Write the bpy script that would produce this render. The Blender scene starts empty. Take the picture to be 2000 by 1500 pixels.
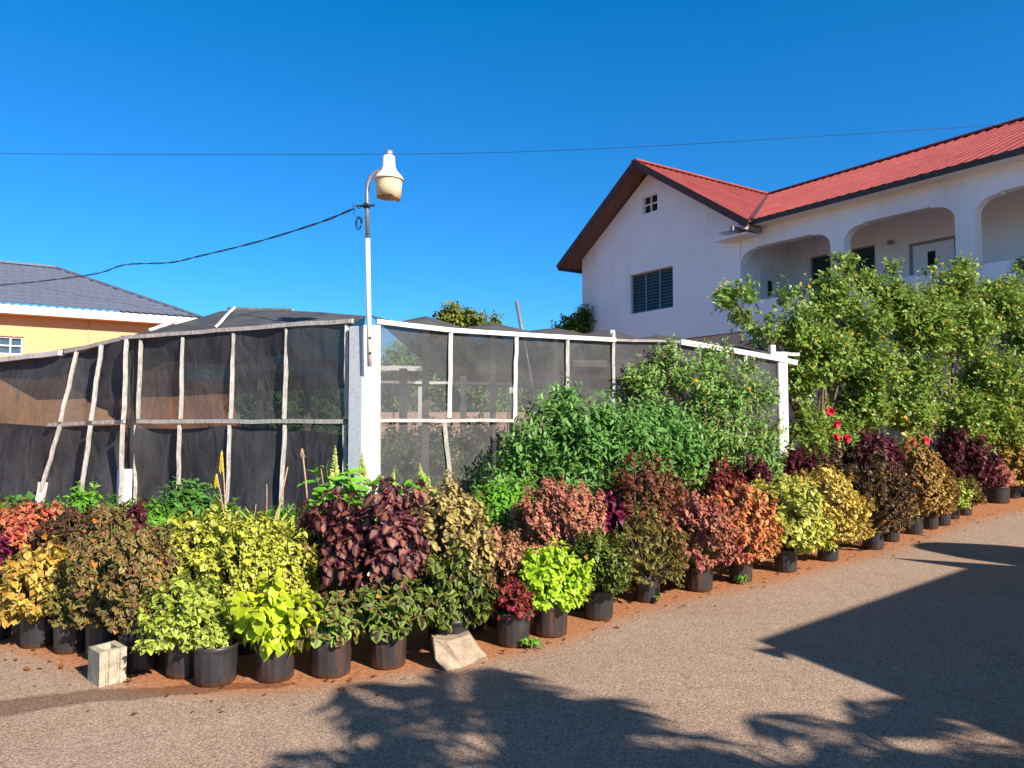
import bpy, bmesh, math, random
import numpy as np
from mathutils import Vector, Matrix
random.seed(7)
SC = bpy.context.scene
COL = SC.collection
PI = math.pi
# ------------------------------------------------------------------ camera geometry (photo is 2000 x 1500)
F = 1490.0
CAMZ = 1.6
PITCH = math.atan(72 / F)
SUN_AZ = (0.68, -0.733)          # horizontal direction towards the sun
SUN_EL = math.radians(32)

def ray(px, py):
    x, u = (px - 1000) / F, -(py - 750) / F
    c, s = math.cos(PITCH), math.sin(PITCH)
    return x, c - s * u, s + c * u

def at(px, py, Y):
    x, y, z = ray(px, py)
    k = Y / y
    return Vector((x * k, Y, CAMZ + z * k))

def gp(px, py):
    x, y, z = ray(px, py)
    k = -CAMZ / z
    return Vector((x * k, y * k, 0))

# ------------------------------------------------------------------ object helpers
def tag(o, label=None, cat=None, group=None, kind=None):
    if label: o['label'] = label
    if cat: o['category'] = cat
    if group: o['group'] = group
    if kind: o['kind'] = kind
    return o

def thing(name, label, cat, loc=(0, 0, 0), rz=0.0, group=None):
    o = bpy.data.objects.new(name, None)
    o.empty_display_size = 0.1
    COL.objects.link(o)
    o.location = loc
    o.rotation_euler = (0, 0, rz)
    return tag(o, label, cat, group)

def link(name, me, mat, parent=None, world=False):
    o = bpy.data.objects.new(name, me)
    COL.objects.link(o)
    if mat is not None and not me.materials:
        me.materials.append(mat)
    if parent is not None:
        o.parent = parent
        if world:                # vertices were given in world space
            o.matrix_parent_inverse = Matrix.LocRotScale(parent.location, parent.rotation_euler, None).inverted()
    return o

def np_mesh(name, V, loops, totals, col=None, smooth=True):
    me = bpy.data.meshes.new(name)
    V = np.asarray(V, dtype=np.float32)
    loops = np.asarray(loops, dtype=np.int32)
    totals = np.asarray(totals, dtype=np.int32)
    me.vertices.add(len(V)); me.vertices.foreach_set('co', V.ravel())
    me.loops.add(len(loops)); me.loops.foreach_set('vertex_index', loops)
    starts = np.concatenate(([0], np.cumsum(totals)[:-1])).astype(np.int32)
    me.polygons.add(len(totals))
    me.polygons.foreach_set('loop_start', starts)
    me.polygons.foreach_set('loop_total', totals)
    if smooth:
        me.polygons.foreach_set('use_smooth', np.ones(len(totals), dtype=bool))
    me.update(calc_edges=True)
    me.validate()
    if col is not None:
        a = me.attributes.new('leafdata', 'FLOAT_COLOR', 'POINT')
        a.data.foreach_set('color', np.asarray(col, dtype=np.float32).ravel())
    return me

class MB:
    """collects shapes for ONE mesh"""
    def __init__(s): s.v = []; s.f = []; s.sm = []
    def add(s, vs, fs, smooth=False):
        b = len(s.v)
        s.v += [tuple(v) for v in vs]
        s.f += [tuple(i + b for i in f) for f in fs]
        s.sm += [smooth] * len(fs)
    def box(s, x0, x1, y0, y1, z0, z1):
        s.add([(x0,y0,z0),(x1,y0,z0),(x1,y1,z0),(x0,y1,z0),(x0,y0,z1),(x1,y0,z1),(x1,y1,z1),(x0,y1,z1)],
              [(0,3,2,1),(4,5,6,7),(0,1,5,4),(1,2,6,5),(2,3,7,6),(3,0,4,7)])
    def bar(s, p0, p1, w, h, up=(0, 0, 1), n=1, jit=0.0):
        p0, p1 = Vector(p0), Vector(p1)
        d = (p1 - p0).normalized()
        up = Vector(up)
        if abs(d.dot(up)) > .95: up = Vector((0, 1, 0))
        a = d.cross(up).normalized(); b = a.cross(d).normalized()
        vs = []
        for i in range(n + 1):
            c = p0.lerp(p1, i / n)
            if 0 < i < n: c = c + a * random.uniform(-jit, jit) + b * random.uniform(-jit, jit)
            for sa, sb in ((-1,-1),(1,-1),(1,1),(-1,1)):
                vs.append(c + a * (sa * w / 2) + b * (sb * h / 2))
        fs = [(0, 1, 2, 3), tuple(4 * n + k for k in (3, 2, 1, 0))]
        for i in range(n):
            for k in range(4):
                k2 = (k + 1) % 4
                fs.append((4*i+k, 4*i+4+k, 4*i+4+k2, 4*i+k2))
        s.add(vs, fs)
    def tube(s, pts, r, sides=8, r1=None, caps=True):
        pts = [Vector(p) for p in pts]
        n = len(pts); vs = []; prev = None
        for i, p in enumerate(pts):
            d = (pts[min(i+1, n-1)] - pts[max(i-1, 0)]).normalized()
            if prev is None:
                ref = Vector((0, 0, 1)) if abs(d.z) < .9 else Vector((1, 0, 0))
                a = d.cross(ref).normalized()
            else:
                a = (prev - d * prev.dot(d)).normalized()
            prev = a; b = d.cross(a)
            rr = r if r1 is None else r + (r1 - r) * i / max(1, n - 1)
            for k in range(sides):
                t = 2 * PI * k / sides
                vs.append(p + a * (math.cos(t) * rr) + b * (math.sin(t) * rr))
        fs = []
        for i in range(n - 1):
            for k in range(sides):
                k2 = (k + 1) % sides
                fs.append((i*sides+k, i*sides+k2, (i+1)*sides+k2, (i+1)*sides+k))
        if caps:
            fs.append(tuple(range(sides - 1, -1, -1)))
            fs.append(tuple((n-1)*sides + k for k in range(sides)))
        s.add(vs, fs, True)
    def lathe(s, prof, c=(0, 0, 0), sides=24, rib=0.0, nrib=0, caps=True):
        vs = []; fs = []
        for (r, z) in prof:
            for k in range(sides):
                t = 2 * PI * k / sides
                vs.append((c[0] + r * math.cos(t), c[1] + r * math.sin(t), c[2] + z))
        n = len(prof)
        for i in range(n - 1):
            for k in range(sides):
                k2 = (k + 1) % sides
                fs.append((i*sides+k, i*sides+k2, (i+1)*sides+k2, (i+1)*sides+k))
        if caps:
            fs.append(tuple(range(sides - 1, -1, -1)))
            fs.append(tuple((n-1)*sides + k for k in range(sides)))
        s.add(vs, fs, True)
    def prism_xz(s, poly, y0, y1):
        n = len(poly)
        vs = [(x, y0, z) for x, z in poly] + [(x, y1, z) for x, z in poly]
        fs = [tuple(range(n)), tuple(range(2*n-1, n-1, -1))]
        for k in range(n):
            k2 = (k + 1) % n
            fs.append((k, k + n, k2 + n, k2))
        s.add(vs, fs)
    def build(s, name, mat, parent=None, world=False, bevel=0.0):
        me = bpy.data.meshes.new(name)
        me.from_pydata(s.v, [], s.f)
        me.polygons.foreach_set('use_smooth', s.sm)
        bm = bmesh.new(); bm.from_mesh(me)
        bmesh.ops.recalc_face_normals(bm, faces=bm.faces)
        if bevel > 0:
            es = [e for e in bm.edges if e.is_manifold and e.calc_face_angle(0) > .6]
            bmesh.ops.bevel(bm, geom=es, offset=bevel, segments=1, affect='EDGES')
        bm.to_mesh(me); bm.free()
        return link(name, me, mat, parent, world)

# ------------------------------------------------------------------ materials
def lin(c):
    def f(v):
        v /= 255.0
        return v / 12.92 if v <= .04045 else ((v + .055) / 1.055) ** 2.4
    return tuple(f(v) for v in c)
def L(c, k=1.0):
    return tuple(min(1.0, v * k) for v in lin(c)) + (1.0,)

class NT:
    def __init__(s, name):
        s.m = bpy.data.materials.new(name); s.m.use_nodes = True
        s.t = s.m.node_tree; s.t.nodes.clear()
        s.out = s.n('ShaderNodeOutputMaterial')
    def n(s, typ, **kw):
        nd = s.t.nodes.new(typ)
        for k, v in kw.items(): setattr(nd, k, v)
        return nd
    def l(s, a, b): s.t.links.new(a, b)
    def mix(s, fac, a, b, mode='MIX'):
        nd = s.n('ShaderNodeMix', data_type='RGBA', blend_type=mode)
        for sock, v in ((nd.inputs[0], fac), (nd.inputs[6], a), (nd.inputs[7], b)):
            if hasattr(v, 'is_output'): s.l(v, sock)
            else: sock.default_value = v
        return nd.outputs[2]
    def math(s, op, a, b=0.0, clamp=False):
        nd = s.n('ShaderNodeMath', operation=op, use_clamp=clamp)
        for sock, v in ((nd.inputs[0], a), (nd.inputs[1], b)):
            if hasattr(v, 'is_output'): s.l(v, sock)
            else: sock.default_value = v
        return nd.outputs[0]
    def ramp(s, fac, stops, interp='LINEAR'):
        nd = s.n('ShaderNodeValToRGB'); nd.color_ramp.interpolation = interp
        e = nd.color_ramp.elements
        while len(e) < len(stops): e.new(.5)
        for el, (p, c) in zip(e, stops):
            el.position = p
            el.color = c if len(c) == 4 else tuple(c) + (1,)
        s.l(fac, nd.inputs[0])
        return nd.outputs[0]
    def coord(s, scale=(1, 1, 1), kind='Object'):
        tc = s.n('ShaderNodeTexCoord'); mp = s.n('ShaderNodeMapping')
        mp.inputs['Scale'].default_value = scale
        s.l(tc.outputs[kind], mp.inputs[0])
        return mp.outputs[0]
    def noise(s, vec, scale, detail=4, rough=.55, dist=0.0):
        nd = s.n('ShaderNodeTexNoise')
        nd.inputs['Scale'].default_value = scale
        nd.inputs['Detail'].default_value = detail
        nd.inputs['Roughness'].default_value = rough
        nd.inputs['Distortion'].default_value = dist
        s.l(vec, nd.inputs['Vector'])
        return nd.outputs[0]
    def bump(s, h, strength=.3, dist=.01):
        nd = s.n('ShaderNodeBump')
        nd.inputs['Strength'].default_value = strength
        nd.inputs['Distance'].default_value = dist
        s.l(h, nd.inputs['Height'])
        return nd.outputs[0]
    def pbr(s, col, rough=.6, metal=0.0, spec=.4, normal=None):
        p = s.n('ShaderNodeBsdfPrincipled')
        if hasattr(col, 'is_output'): s.l(col, p.inputs['Base Color'])
        else: p.inputs['Base Color'].default_value = col
        if hasattr(rough, 'is_output'): s.l(rough, p.inputs['Roughness'])
        else: p.inputs['Roughness'].default_value = rough
        p.inputs['Metallic'].default_value = metal
        p.inputs['Specular IOR Level'].default_value = spec
        if normal is not None: s.l(normal, p.inputs['Normal'])
        return p.outputs[0]
    def done(s, sh): s.l(sh, s.out.inputs[0]); return s.m

def plain(name, c, rough=.6, metal=0.0, spec=.4, var=.15, scale=6, bump=0.0, dirt=None):
    t = NT(name)
    v = t.coord()
    nz = t.noise(v, scale, 6, .6)
    lo = tuple(x * (1 - var) for x in c[:3]) + (1,); hi = tuple(min(1, x * (1 + var)) for x in c[:3]) + (1,)
    col = t.ramp(nz, [(.3, lo), (.7, hi)])
    if dirt is not None:
        n2 = t.noise(t.coord((1, 1, .25)), scale * .35, 7, .65)
        col = t.mix(t.ramp(n2, [(.52, (0, 0, 0)), (.72, (1, 1, 1))]), col, dirt)
    nrm = t.bump(t.noise(v, scale * 12, 3), bump, .004) if bump else None
    return t.done(t.pbr(col, rough, metal, spec, nrm))

def leaf_mat(name, centre, edge, young=None, th=.55, soft=.18, young_amt=.6, val=.3, trans=.22, rough=.5, k=.8, old=None):
    k = k * 1.0
    t = NT(name)
    at_ = t.n('ShaderNodeAttribute', attribute_name='leafdata')
    sp = t.n('ShaderNodeSeparateColor'); t.l(at_.outputs['Color'], sp.inputs[0])
    e, rnd, age = sp.outputs[0], sp.outputs[1], sp.outputs[2]
    nz = t.noise(t.coord(), 60, 2)
    e2 = t.math('ADD', e, t.math('MULTIPLY', t.math('SUBTRACT', nz, .5), .35))
    e3 = t.math('ADD', e2, t.math('MULTIPLY', t.math('SUBTRACT', rnd, .5), .5))
    col = t.ramp(e3, [(max(0, th - soft), L(centre, k)), (min(1, th + soft), L(edge, k))])
    if young is not None:
        col = t.mix(t.math('MULTIPLY', age, young_amt), col, L(young, k))
    if old is not None:
        # a few leaves have turned
        col = t.mix(t.ramp(rnd, [(.955, (0, 0, 0)), (.965, (1, 1, 1))]), col, L(old, k))
    hsv = t.n('ShaderNodeHueSaturation')
    w = t.n('ShaderNodeTexWhiteNoise', noise_dimensions='1D'); t.l(rnd, w.inputs['W'])
    t.l(t.math('ADD', t.math('MULTIPLY', w.outputs[0], val * 2), 1 - val), hsv.inputs['Value'])
    t.l(t.math('ADD', t.math('MULTIPLY', rnd, .03), .485), hsv.inputs['Hue'])
    t.l(col, hsv.inputs['Color'])
    c = hsv.outputs[0]
    p = t.pbr(c, rough, 0, .35)
    tr = t.n('ShaderNodeBsdfTranslucent'); t.l(c, tr.inputs[0])
    mx = t.n('ShaderNodeMixShader'); mx.inputs[0].default_value = trans
    t.l(p, mx.inputs[1]); t.l(tr.outputs[0], mx.inputs[2])
    return t.done(mx.outputs[0])

VAR = {
 'mustard':  leaf_mat('leaf_mustard', (196,160,62), (214,184,96), (206,190,80), old=(190,120,60)),
 'olive':    leaf_mat('leaf_olive', (122,108,48), (150,142,72), (160,150,80)),
 'brownolive': leaf_mat('leaf_brown_olive', (116,76,54), (158,148,82), (140,136,66), th=.55, old=(190,110,50)),
 'lime':     leaf_mat('leaf_lime', (150,178,52), (214,216,120), (200,208,90), th=.7),
 'limegold': leaf_mat('leaf_lime_gold', (192,198,58), (220,216,130), (205,210,70), th=.75),
 'bright':   leaf_mat('leaf_bright', (176,206,36), (205,222,60), (216,214,50), trans=.3),
 'neon':     leaf_mat('leaf_neon', (168,214,34), (208,232,80), (190,226,40), trans=.3),
 'greenbrown': leaf_mat('leaf_green_brown', (124,78,70), (146,184,70), (120,90,60), th=.5, soft=.25),
 'greendark': leaf_mat('leaf_green_dark', (70,48,44), (134,158,58), (110,140,50), th=.5, old=(176,130,70)),
 'purple':   leaf_mat('leaf_purple', (164,112,82), (86,34,58), (84,26,52), th=.42, soft=.3, young_amt=.85),
 'creampurple': leaf_mat('leaf_cream_purple', (198,186,104), (112,68,62), (108,50,60), th=.66, soft=.3),
 'salmon':   leaf_mat('leaf_salmon', (196,116,96), (206,150,116), (196,120,100)),
 'salmontan': leaf_mat('leaf_salmon_tan', (190,132,98), (206,164,118), (200,140,110)),
 'pink':     leaf_mat('leaf_pink', (190,96,100), (180,138,92), (190,120,90), th=.6, soft=.3),
 'orange':   leaf_mat('leaf_orange', (206,112,76), (214,164,92), (214,140,80), th=.65, soft=.3),
 'yellowlime': leaf_mat('leaf_yellow_lime', (186,192,56), (222,218,140), (212,210,80), th=.7),
 'yellowcream': leaf_mat('leaf_yellow_cream', (218,190,76), (232,206,124), (214,200,70)),
 'magenta':  leaf_mat('leaf_magenta', (136,36,82), (92,22,58), (140,30,80), k=.75),
 'red':      leaf_mat('leaf_red', (156,40,60), (140,92,66), (160,44,66), th=.65),
 'orangered': leaf_mat('leaf_orange_red', (198,92,70), (214,158,108), (180,66,60), th=.7),
 'brownred': leaf_mat('leaf_brown_red', (128,62,54), (150,110,70), (140,66,60)),
 'darkbrown': leaf_mat('leaf_dark_brown', (78,44,42), (116,98,54), (90,40,48), old=(190,120,50)),
 'maroon':   leaf_mat('leaf_maroon', (110,36,54), (90,38,50), (124,48,62), k=.75),
 'goldbrown': leaf_mat('leaf_gold_brown', (142,82,58), (198,166,78), (212,186,84), th=.55, soft=.3),
 'veggreen': leaf_mat('leaf_veg_green', (72,128,50), (96,150,62), (130,180,70), k=.7),
 'freshgreen': leaf_mat('leaf_fresh_green', (104,170,44), (130,190,60), (150,200,70), k=.75),
 'bushgreen': leaf_mat('leaf_bush_green', (84,138,58), (112,160,76), (152,190,98), k=.85, rough=.42),
 'feathergreen': leaf_mat('leaf_feather_green', (114,156,70), (138,174,88), (168,194,110), k=.85, old=(170,110,50)),
 'treegreen': leaf_mat('leaf_tree_green', (104,138,48), (142,168,70), (186,198,106), k=.95, trans=.32, rough=.4, old=(190,140,50)),
 'treefar':  leaf_mat('leaf_tree_far', (110,130,40), (140,150,56), (170,150,60), k=.7),
 'hedge':    leaf_mat('leaf_hedge', (96,140,54), (118,158,68), (146,176,80), k=.85),
 'palm':     leaf_mat('leaf_palm', (50,90,34), (70,110,44), k=.7),
 'spikegreen': leaf_mat('leaf_spike_green', (186,200,110), (200,206,120), k=.9),
 'aloe':     leaf_mat('leaf_aloe', (120,142,76), (140,160,90), k=.7, trans=.05),
}
M = {}
M['pot'] = None
def pot_mat():
    t = NT('pot_black_plastic')
    v = t.coord()
    d = t.noise(v, 9, 6, .65)
    sep = t.n('ShaderNodeSeparateXYZ'); t.l(v, sep.inputs[0])
    low = t.math('SUBTRACT', 1.0, t.math('MULTIPLY', sep.outputs[2], 22.0), True)
    dust = t.math('MULTIPLY', t.math('ADD', low, t.math('SUBTRACT', d, .5)), .8, True)
    col = t.mix(t.math('MULTIPLY', dust, .8, True), (.026, .026, .030, 1), L((150, 96, 66), .5))
    oi = t.n('ShaderNodeObjectInfo')
    stripe = t.noise(t.coord((1, 1, .12)), 22, 3, .6)
    worn = t.math('MULTIPLY', t.ramp(oi.outputs['Random'], [(.6, (0, 0, 0)), (.95, (1, 1, 1))]), t.ramp(stripe, [(.42, (0, 0, 0)), (.62, (.8, .8, .8))]))
    col = t.mix(worn, col, L((120, 84, 66), .5))
    col = t.mix(t.ramp(d, [(.5, (0, 0, 0)), (.8, (.5, .5, .5))]), col, (.07, .065, .07, 1))
    return t.done(t.pbr(col, .42, 0, .5, t.bump(t.noise(v, 40, 3), .15, .003)))
M['pot'] = pot_mat()
M['soil'] = plain('potting_soil', (.05, .026, .016), .95, var=.5, scale=60, bump=.6)
M['stem'] = plain('plant_stem', (.16, .13, .06), .7, var=.3, scale=30)
M['stemgreen'] = plain('green_stem', (.12, .17, .05), .6, var=.3, scale=30)
M['stemdark'] = plain('dark_stem', (.07, .03, .03), .6, var=.3, scale=30)
M['bark'] = plain('bark', (.17, .12, .085), .85, var=.35, scale=14, bump=.5)
M['pipe_white'] = plain('pipe_white', (.72, .68, .62), .45, var=.08, scale=20, dirt=(.36, .26, .2, 1))
M['pipe_grey'] = plain('pipe_grey', (.26, .26, .28), .45, .5, var=.12, scale=20)
M['lamp_white'] = plain('lamp_white', (.78, .77, .74), .4, var=.05, scale=10)
M['lamp_lens'] = plain('lamp_lens', (.68, .54, .34), .35, var=.06, scale=14)
M['metal'] = plain('galvanised', (.42, .44, .47), .4, .7, var=.25, scale=25)
M['wire'] = plain('wire_black', (.012, .012, .014), .6)
def wood_mat():
    t = NT('weathered_white_timber')
    v = t.coord((6, 6, 1.2))
    n = t.noise(v, 7, 6, .7, .4)
    n2 = t.noise(t.coord(), 26, 4, .7)
    col = t.ramp(n, [(.3, (.24, .215, .19)), (.5, (.47, .44, .40)), (.68, (.68, .65, .60))])
    col = t.mix(t.ramp(n2, [(.58, (0, 0, 0)), (.74, (.8, .8, .8))]), col, (.16, .12, .095, 1))
    return t.done(t.pbr(col, .75, 0, .3, t.bump(n2, .3, .004)))
M['timber'] = wood_mat()
M['timber_white'] = plain('white_painted_timber', (.78, .76, .71), .6, var=.1, scale=12, dirt=(.42, .36, .3, 1))
M['timber_brown'] = plain('brown_timber', (.2, .12, .075), .8, var=.35, scale=14)
M['timber_grey'] = plain('grey_timber', (.3, .27, .24), .8, var=.3, scale=14)
M['pillar'] = plain('white_pillar', (.8, .78, .73), .65, var=.07, scale=9, dirt=(.5, .44, .35, 1), bump=.12)
M['pillar_grey'] = plain('zinc_sheet', (.40, .43, .47), .6, 0, var=.15, scale=30)
def net_mat(nm='shade_net', base=.33, k=1.0):
    t = NT(nm)
    v = t.coord()
    big = t.noise(v, 1.6, 5, .6, .8)
    fine = t.noise(t.coord((1, 1, .25)), 60, 2, .6)
    dif = t.n('ShaderNodeBsdfDiffuse')
    col = t.ramp(big, [(.3, tuple(k * q for q in (.055, .055, .06))), (.7, tuple(k * q for q in (.095, .094, .098)))])
    t.l(col, dif.inputs[0])
    t.l(t.bump(t.noise(t.coord((1, 1, .5)), 3.2, 5, .55, 1.2), .5, .07), dif.inputs['Normal'])
    sh = t.n('ShaderNodeBsdfGlossy'); sh.inputs['Roughness'].default_value = .55
    sh.inputs[0].default_value = (.25, .25, .27, 1)
    m1 = t.n('ShaderNodeMixShader'); m1.inputs[0].default_value = .06
    t.l(dif.outputs[0], m1.inputs[1]); t.l(sh.outputs[0], m1.inputs[2])
    tr = t.n('ShaderNodeBsdfTransparent')
    m2 = t.n('ShaderNodeMixShader')
    cov = t.math('ADD', t.math('MULTIPLY', big, .3), t.math('MULTIPLY', fine, .22))
    cov = t.math('ADD', cov, base, True)
    t.l(cov, m2.inputs[0]); t.l(tr.outputs[0], m2.inputs[1]); t.l(m1.outputs[0], m2.inputs[2])
    return t.done(m2.outputs[0])
M['net'] = net_mat(k=1.35)
M['net_dense'] = net_mat('shade_net_dense', .6, .95)
M['net_roof'] = net_mat('shade_net_roof', .6, 1.3)
M['net_inner'] = net_mat('shade_net_folded', .72, .8)
M['wall_white'] = plain('white_render', (.80, .84, .89), .75, var=.035, scale=1.2, dirt=(.6, .6, .6, 1), bump=.12)
M['wall_peach'] = plain('peach_render', (.62, .42, .33), .8, var=.06, scale=2)
M['wall_orange'] = plain('orange_render', (.68, .39, .19), .8, var=.03, scale=2, bump=.06)
M['wall_brown'] = plain('bare_orange_wall', (.55, .27, .13), .85, var=.1, scale=2)
def red_roof():
    t = NT('red_metal_roof')
    n = t.noise(t.coord(), 1.5, 6, .65)
    n2 = t.noise(t.coord((1, .3, 1)), 9, 4, .7)
    col = t.ramp(n, [(.3, (.23, .042, .04)), (.7, (.32, .072, .064))])
    col = t.mix(t.ramp(n2, [(.62, (0, 0, 0)), (.8, (.5, .5, .5))]), col, (.55, .25, .2, 1))
    return t.done(t.pbr(col, .6, 0, .25))
M['roof_red'] = red_roof()
M['barge'] = plain('dark_barge', (.085, .035, .04), .7, var=.3, scale=8)
M['fascia_dark'] = plain('dark_fascia', (.05, .045, .05), .7, var=.4, scale=9)
def soffit_mat():
    t = NT('brown_plank_soffit')
    v = t.coord()
    w = t.n('ShaderNodeTexWave', wave_type='BANDS', bands_direction='Y')
    w.inputs['Scale'].default_value = 2.6; w.inputs['Distortion'].default_value = .3
    t.l(v, w.inputs['Vector'])
    n = t.noise(t.coord((1, 6, 1)), 4, 4)
    col = t.mix(t.ramp(w.outputs[0], [(.0, (1, 1, 1)), (.12, (0, 0, 0))]), t.ramp(n, [(.3, (.13, .07, .055)), (.7, (.24, .14, .11))]), (.03, .018, .015, 1))
    return t.done(t.pbr(col, .7))
M['soffit'] = soffit_mat()
M['glass'] = plain('louvre_glass', (.035, .075, .085), .12, 0, .6, var=.2, scale=3)
M['dark'] = plain('dark_inside', (.008, .008, .01), .8)
M['frame_grey'] = plain('grey_frame', (.25, .25, .26), .5)
M['win_white'] = plain('white_frame', (.75, .75, .75), .5)
M['tile'] = plain('blue_grey_tile', (.115, .132, .185), .5, var=.1, scale=4)
def conc_mat(name, a, b, c):
    t = NT(name)
    v = t.coord()
    n = t.noise(v, 14, 8, .7); n2 = t.noise(v, 5, 4)
    vo = t.n('ShaderNodeTexVoronoi'); vo.inputs['Scale'].default_value = 90; t.l(v, vo.inputs['Vector'])
    col = t.ramp(n, [(.3, a), (.55, b), (.75, c)])
    col = t.mix(t.ramp(n2, [(.5, (0, 0, 0)), (.8, (.6, .6, .6))]), col, tuple(x * .6 for x in a) + (1,))
    return t.done(t.pbr(col, .9, 0, .2, t.bump(t.math('ADD', n, vo.outputs[0]), .6, .006)))
M['block'] = conc_mat('block_concrete', (.24, .2, .14), (.44, .39, .29), (.56, .51, .4))
M['slab'] = conc_mat('slab_stone', (.26, .19, .135), (.42, .32, .23), (.54, .46, .36))
M['tank'] = plain('tank_black', (.02, .02, .022), .5)
M['aloe_yellow'] = plain('aloe_flower', (.75, .52, .02), .5, var=.2, scale=60)
M['red_flower'] = plain('red_petal', (.55, .012, .035), .5, var=.2, scale=40)
M['orange_flower'] = plain('orange_petal', (.75, .3, .02), .5, var=.2, scale=40)
M['spike_green'] = plain('spike_green', (.3, .4, .1), .7, var=.3, scale=80)
M['spike_dry'] = plain('spike_dry', (.42, .27, .17), .8, var=.3, scale=80)

# ------------------------------------------------------------------ leaves
def leaf_tmpl(nseg, width, serr=0.0, fold=.35, curl=.25, peak=.38, petiole=0.0):
    ts = np.linspace(0, 1, nseg + 1)
    a = peak / (1 - peak)
    raw = (ts ** a) * (1 - ts); raw = (raw / max(raw.max(), 1e-6)) ** .75
    w = width * raw
    if serr:
        w = w * (1 + serr * np.where(np.arange(nseg + 1) % 2, 1, -1))
    V = []; E = []
    for i, t in enumerate(ts):
        V.append((petiole + t, 0, -curl * t * t)); E.append(0.15 if i == 0 else (1.0 if i == nseg else 0.0))
    li = {}; ri = {}
    for i in range(1, nseg):
        for d, sg in ((li, 1), (ri, -1)):
            d[i] = len(V)
            V.append((petiole + ts[i] + (.03 if serr else 0), sg * w[i], -curl * ts[i] ** 2 + fold * w[i] * .6)); E.append(1.0)
    fs = []
    for d, flip in ((li, False), (ri, True)):
        for i in range(nseg):
            if i == 0: f = (0, 1, d[1])
            elif i == nseg - 1: f = (i, i + 1, d[i])
            else: f = (i, i + 1, d[i + 1], d[i])
            fs.append(f[::-1] if flip else f)
    return np.array(V), np.array(E), fs

TM = {
 'big':   leaf_tmpl(7, .37, .10, .30, .35, .36),
 'mid':   leaf_tmpl(5, .34, .10, .35, .30, .36),
 'low':   leaf_tmpl(3, .36, 0, .35, .28, .4),
 'lance': leaf_tmpl(4, .17, 0, .5, .35, .42),
 'lanceb': leaf_tmpl(6, .2, .06, .35, .5, .42),
 'fine':  leaf_tmpl(2, .13, 0, .3, .2, .5),
 'oval':  leaf_tmpl(4, .27, 0, .4, .2, .5),
 'blade': leaf_tmpl(6, .035, 0, .8, .55, .35),
}

def norm(a): return a / np.maximum(np.linalg.norm(a, axis=-1, keepdims=True), 1e-9)

def leaves_mesh(name, O, Fd, Nn, S, age, tm, rng, wid=1.0):
    T, E, fs = TM[tm]
    n = len(O); k = len(T)
    Fd = norm(Fd)
    Nn = norm(Nn - (Nn * Fd).sum(1, keepdims=True) * Fd)
    Sd = np.cross(Nn, Fd)
    S = S[:, None, None]
    wr = (rng.uniform(.8, 1.2, n) * wid)[:, None, None]
    cr = rng.uniform(.3, 1.7, n)[:, None, None]
    V = O[:, None, :] + S * (T[None, :, 0:1] * Fd[:, None, :] + wr * T[None, :, 1:2] * Sd[:, None, :] + cr * T[None, :, 2:3] * Nn[:, None, :])
    V = V.reshape(-1, 3)
    fl = np.concatenate([np.array(f) for f in fs]); ft = np.array([len(f) for f in fs])
    loops = (fl[None, :] + (np.arange(n) * k)[:, None]).ravel()
    totals = np.tile(ft, n)
    col = np.ones((n, k, 4))
    col[:, :, 0] = E[None, :]
    col[:, :, 1] = rng.uniform(0, 1, n)[:, None]
    col[:, :, 2] = age[:, None]
    return np_mesh(name, V, loops, totals, col.reshape(-1, 4))

def tubes_mesh(name, polys, r0, r1, sides=4):
    """polys: (n, m, 3) array of polylines"""
    P = np.asarray(polys); n, m, _ = P.shape
    D = norm(np.gradient(P, axis=1))
    ref = np.where(np.abs(D[..., 2:3]) < .9, np.array([0, 0, 1.]), np.array([1., 0, 0]))
    A = norm(np.cross(D, ref)); B = np.cross(D, A)
    r = np.linspace(r0, r1, m)[None, :, None, None]
    th = np.arange(sides) * 2 * PI / sides
    ring = A[:, :, None, :] * np.cos(th)[None, None, :, None] + B[:, :, None, :] * np.sin(th)[None, None, :, None]
    V = (P[:, :, None, :] + ring * r).reshape(-1, 3)
    i = np.arange(m - 1)[:, None] * sides; kk = np.arange(sides)[None, :]; k2 = (kk + 1) % sides
    q = np.stack([i + kk, i + k2, i + sides + k2, i + sides + kk], -1).reshape(-1, 4)
    loops = (q[None] + (np.arange(n) * m * sides)[:, None, None]).ravel()
    return np_mesh(name, V, loops, np.full(len(loops) // 4, 4))

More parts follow.
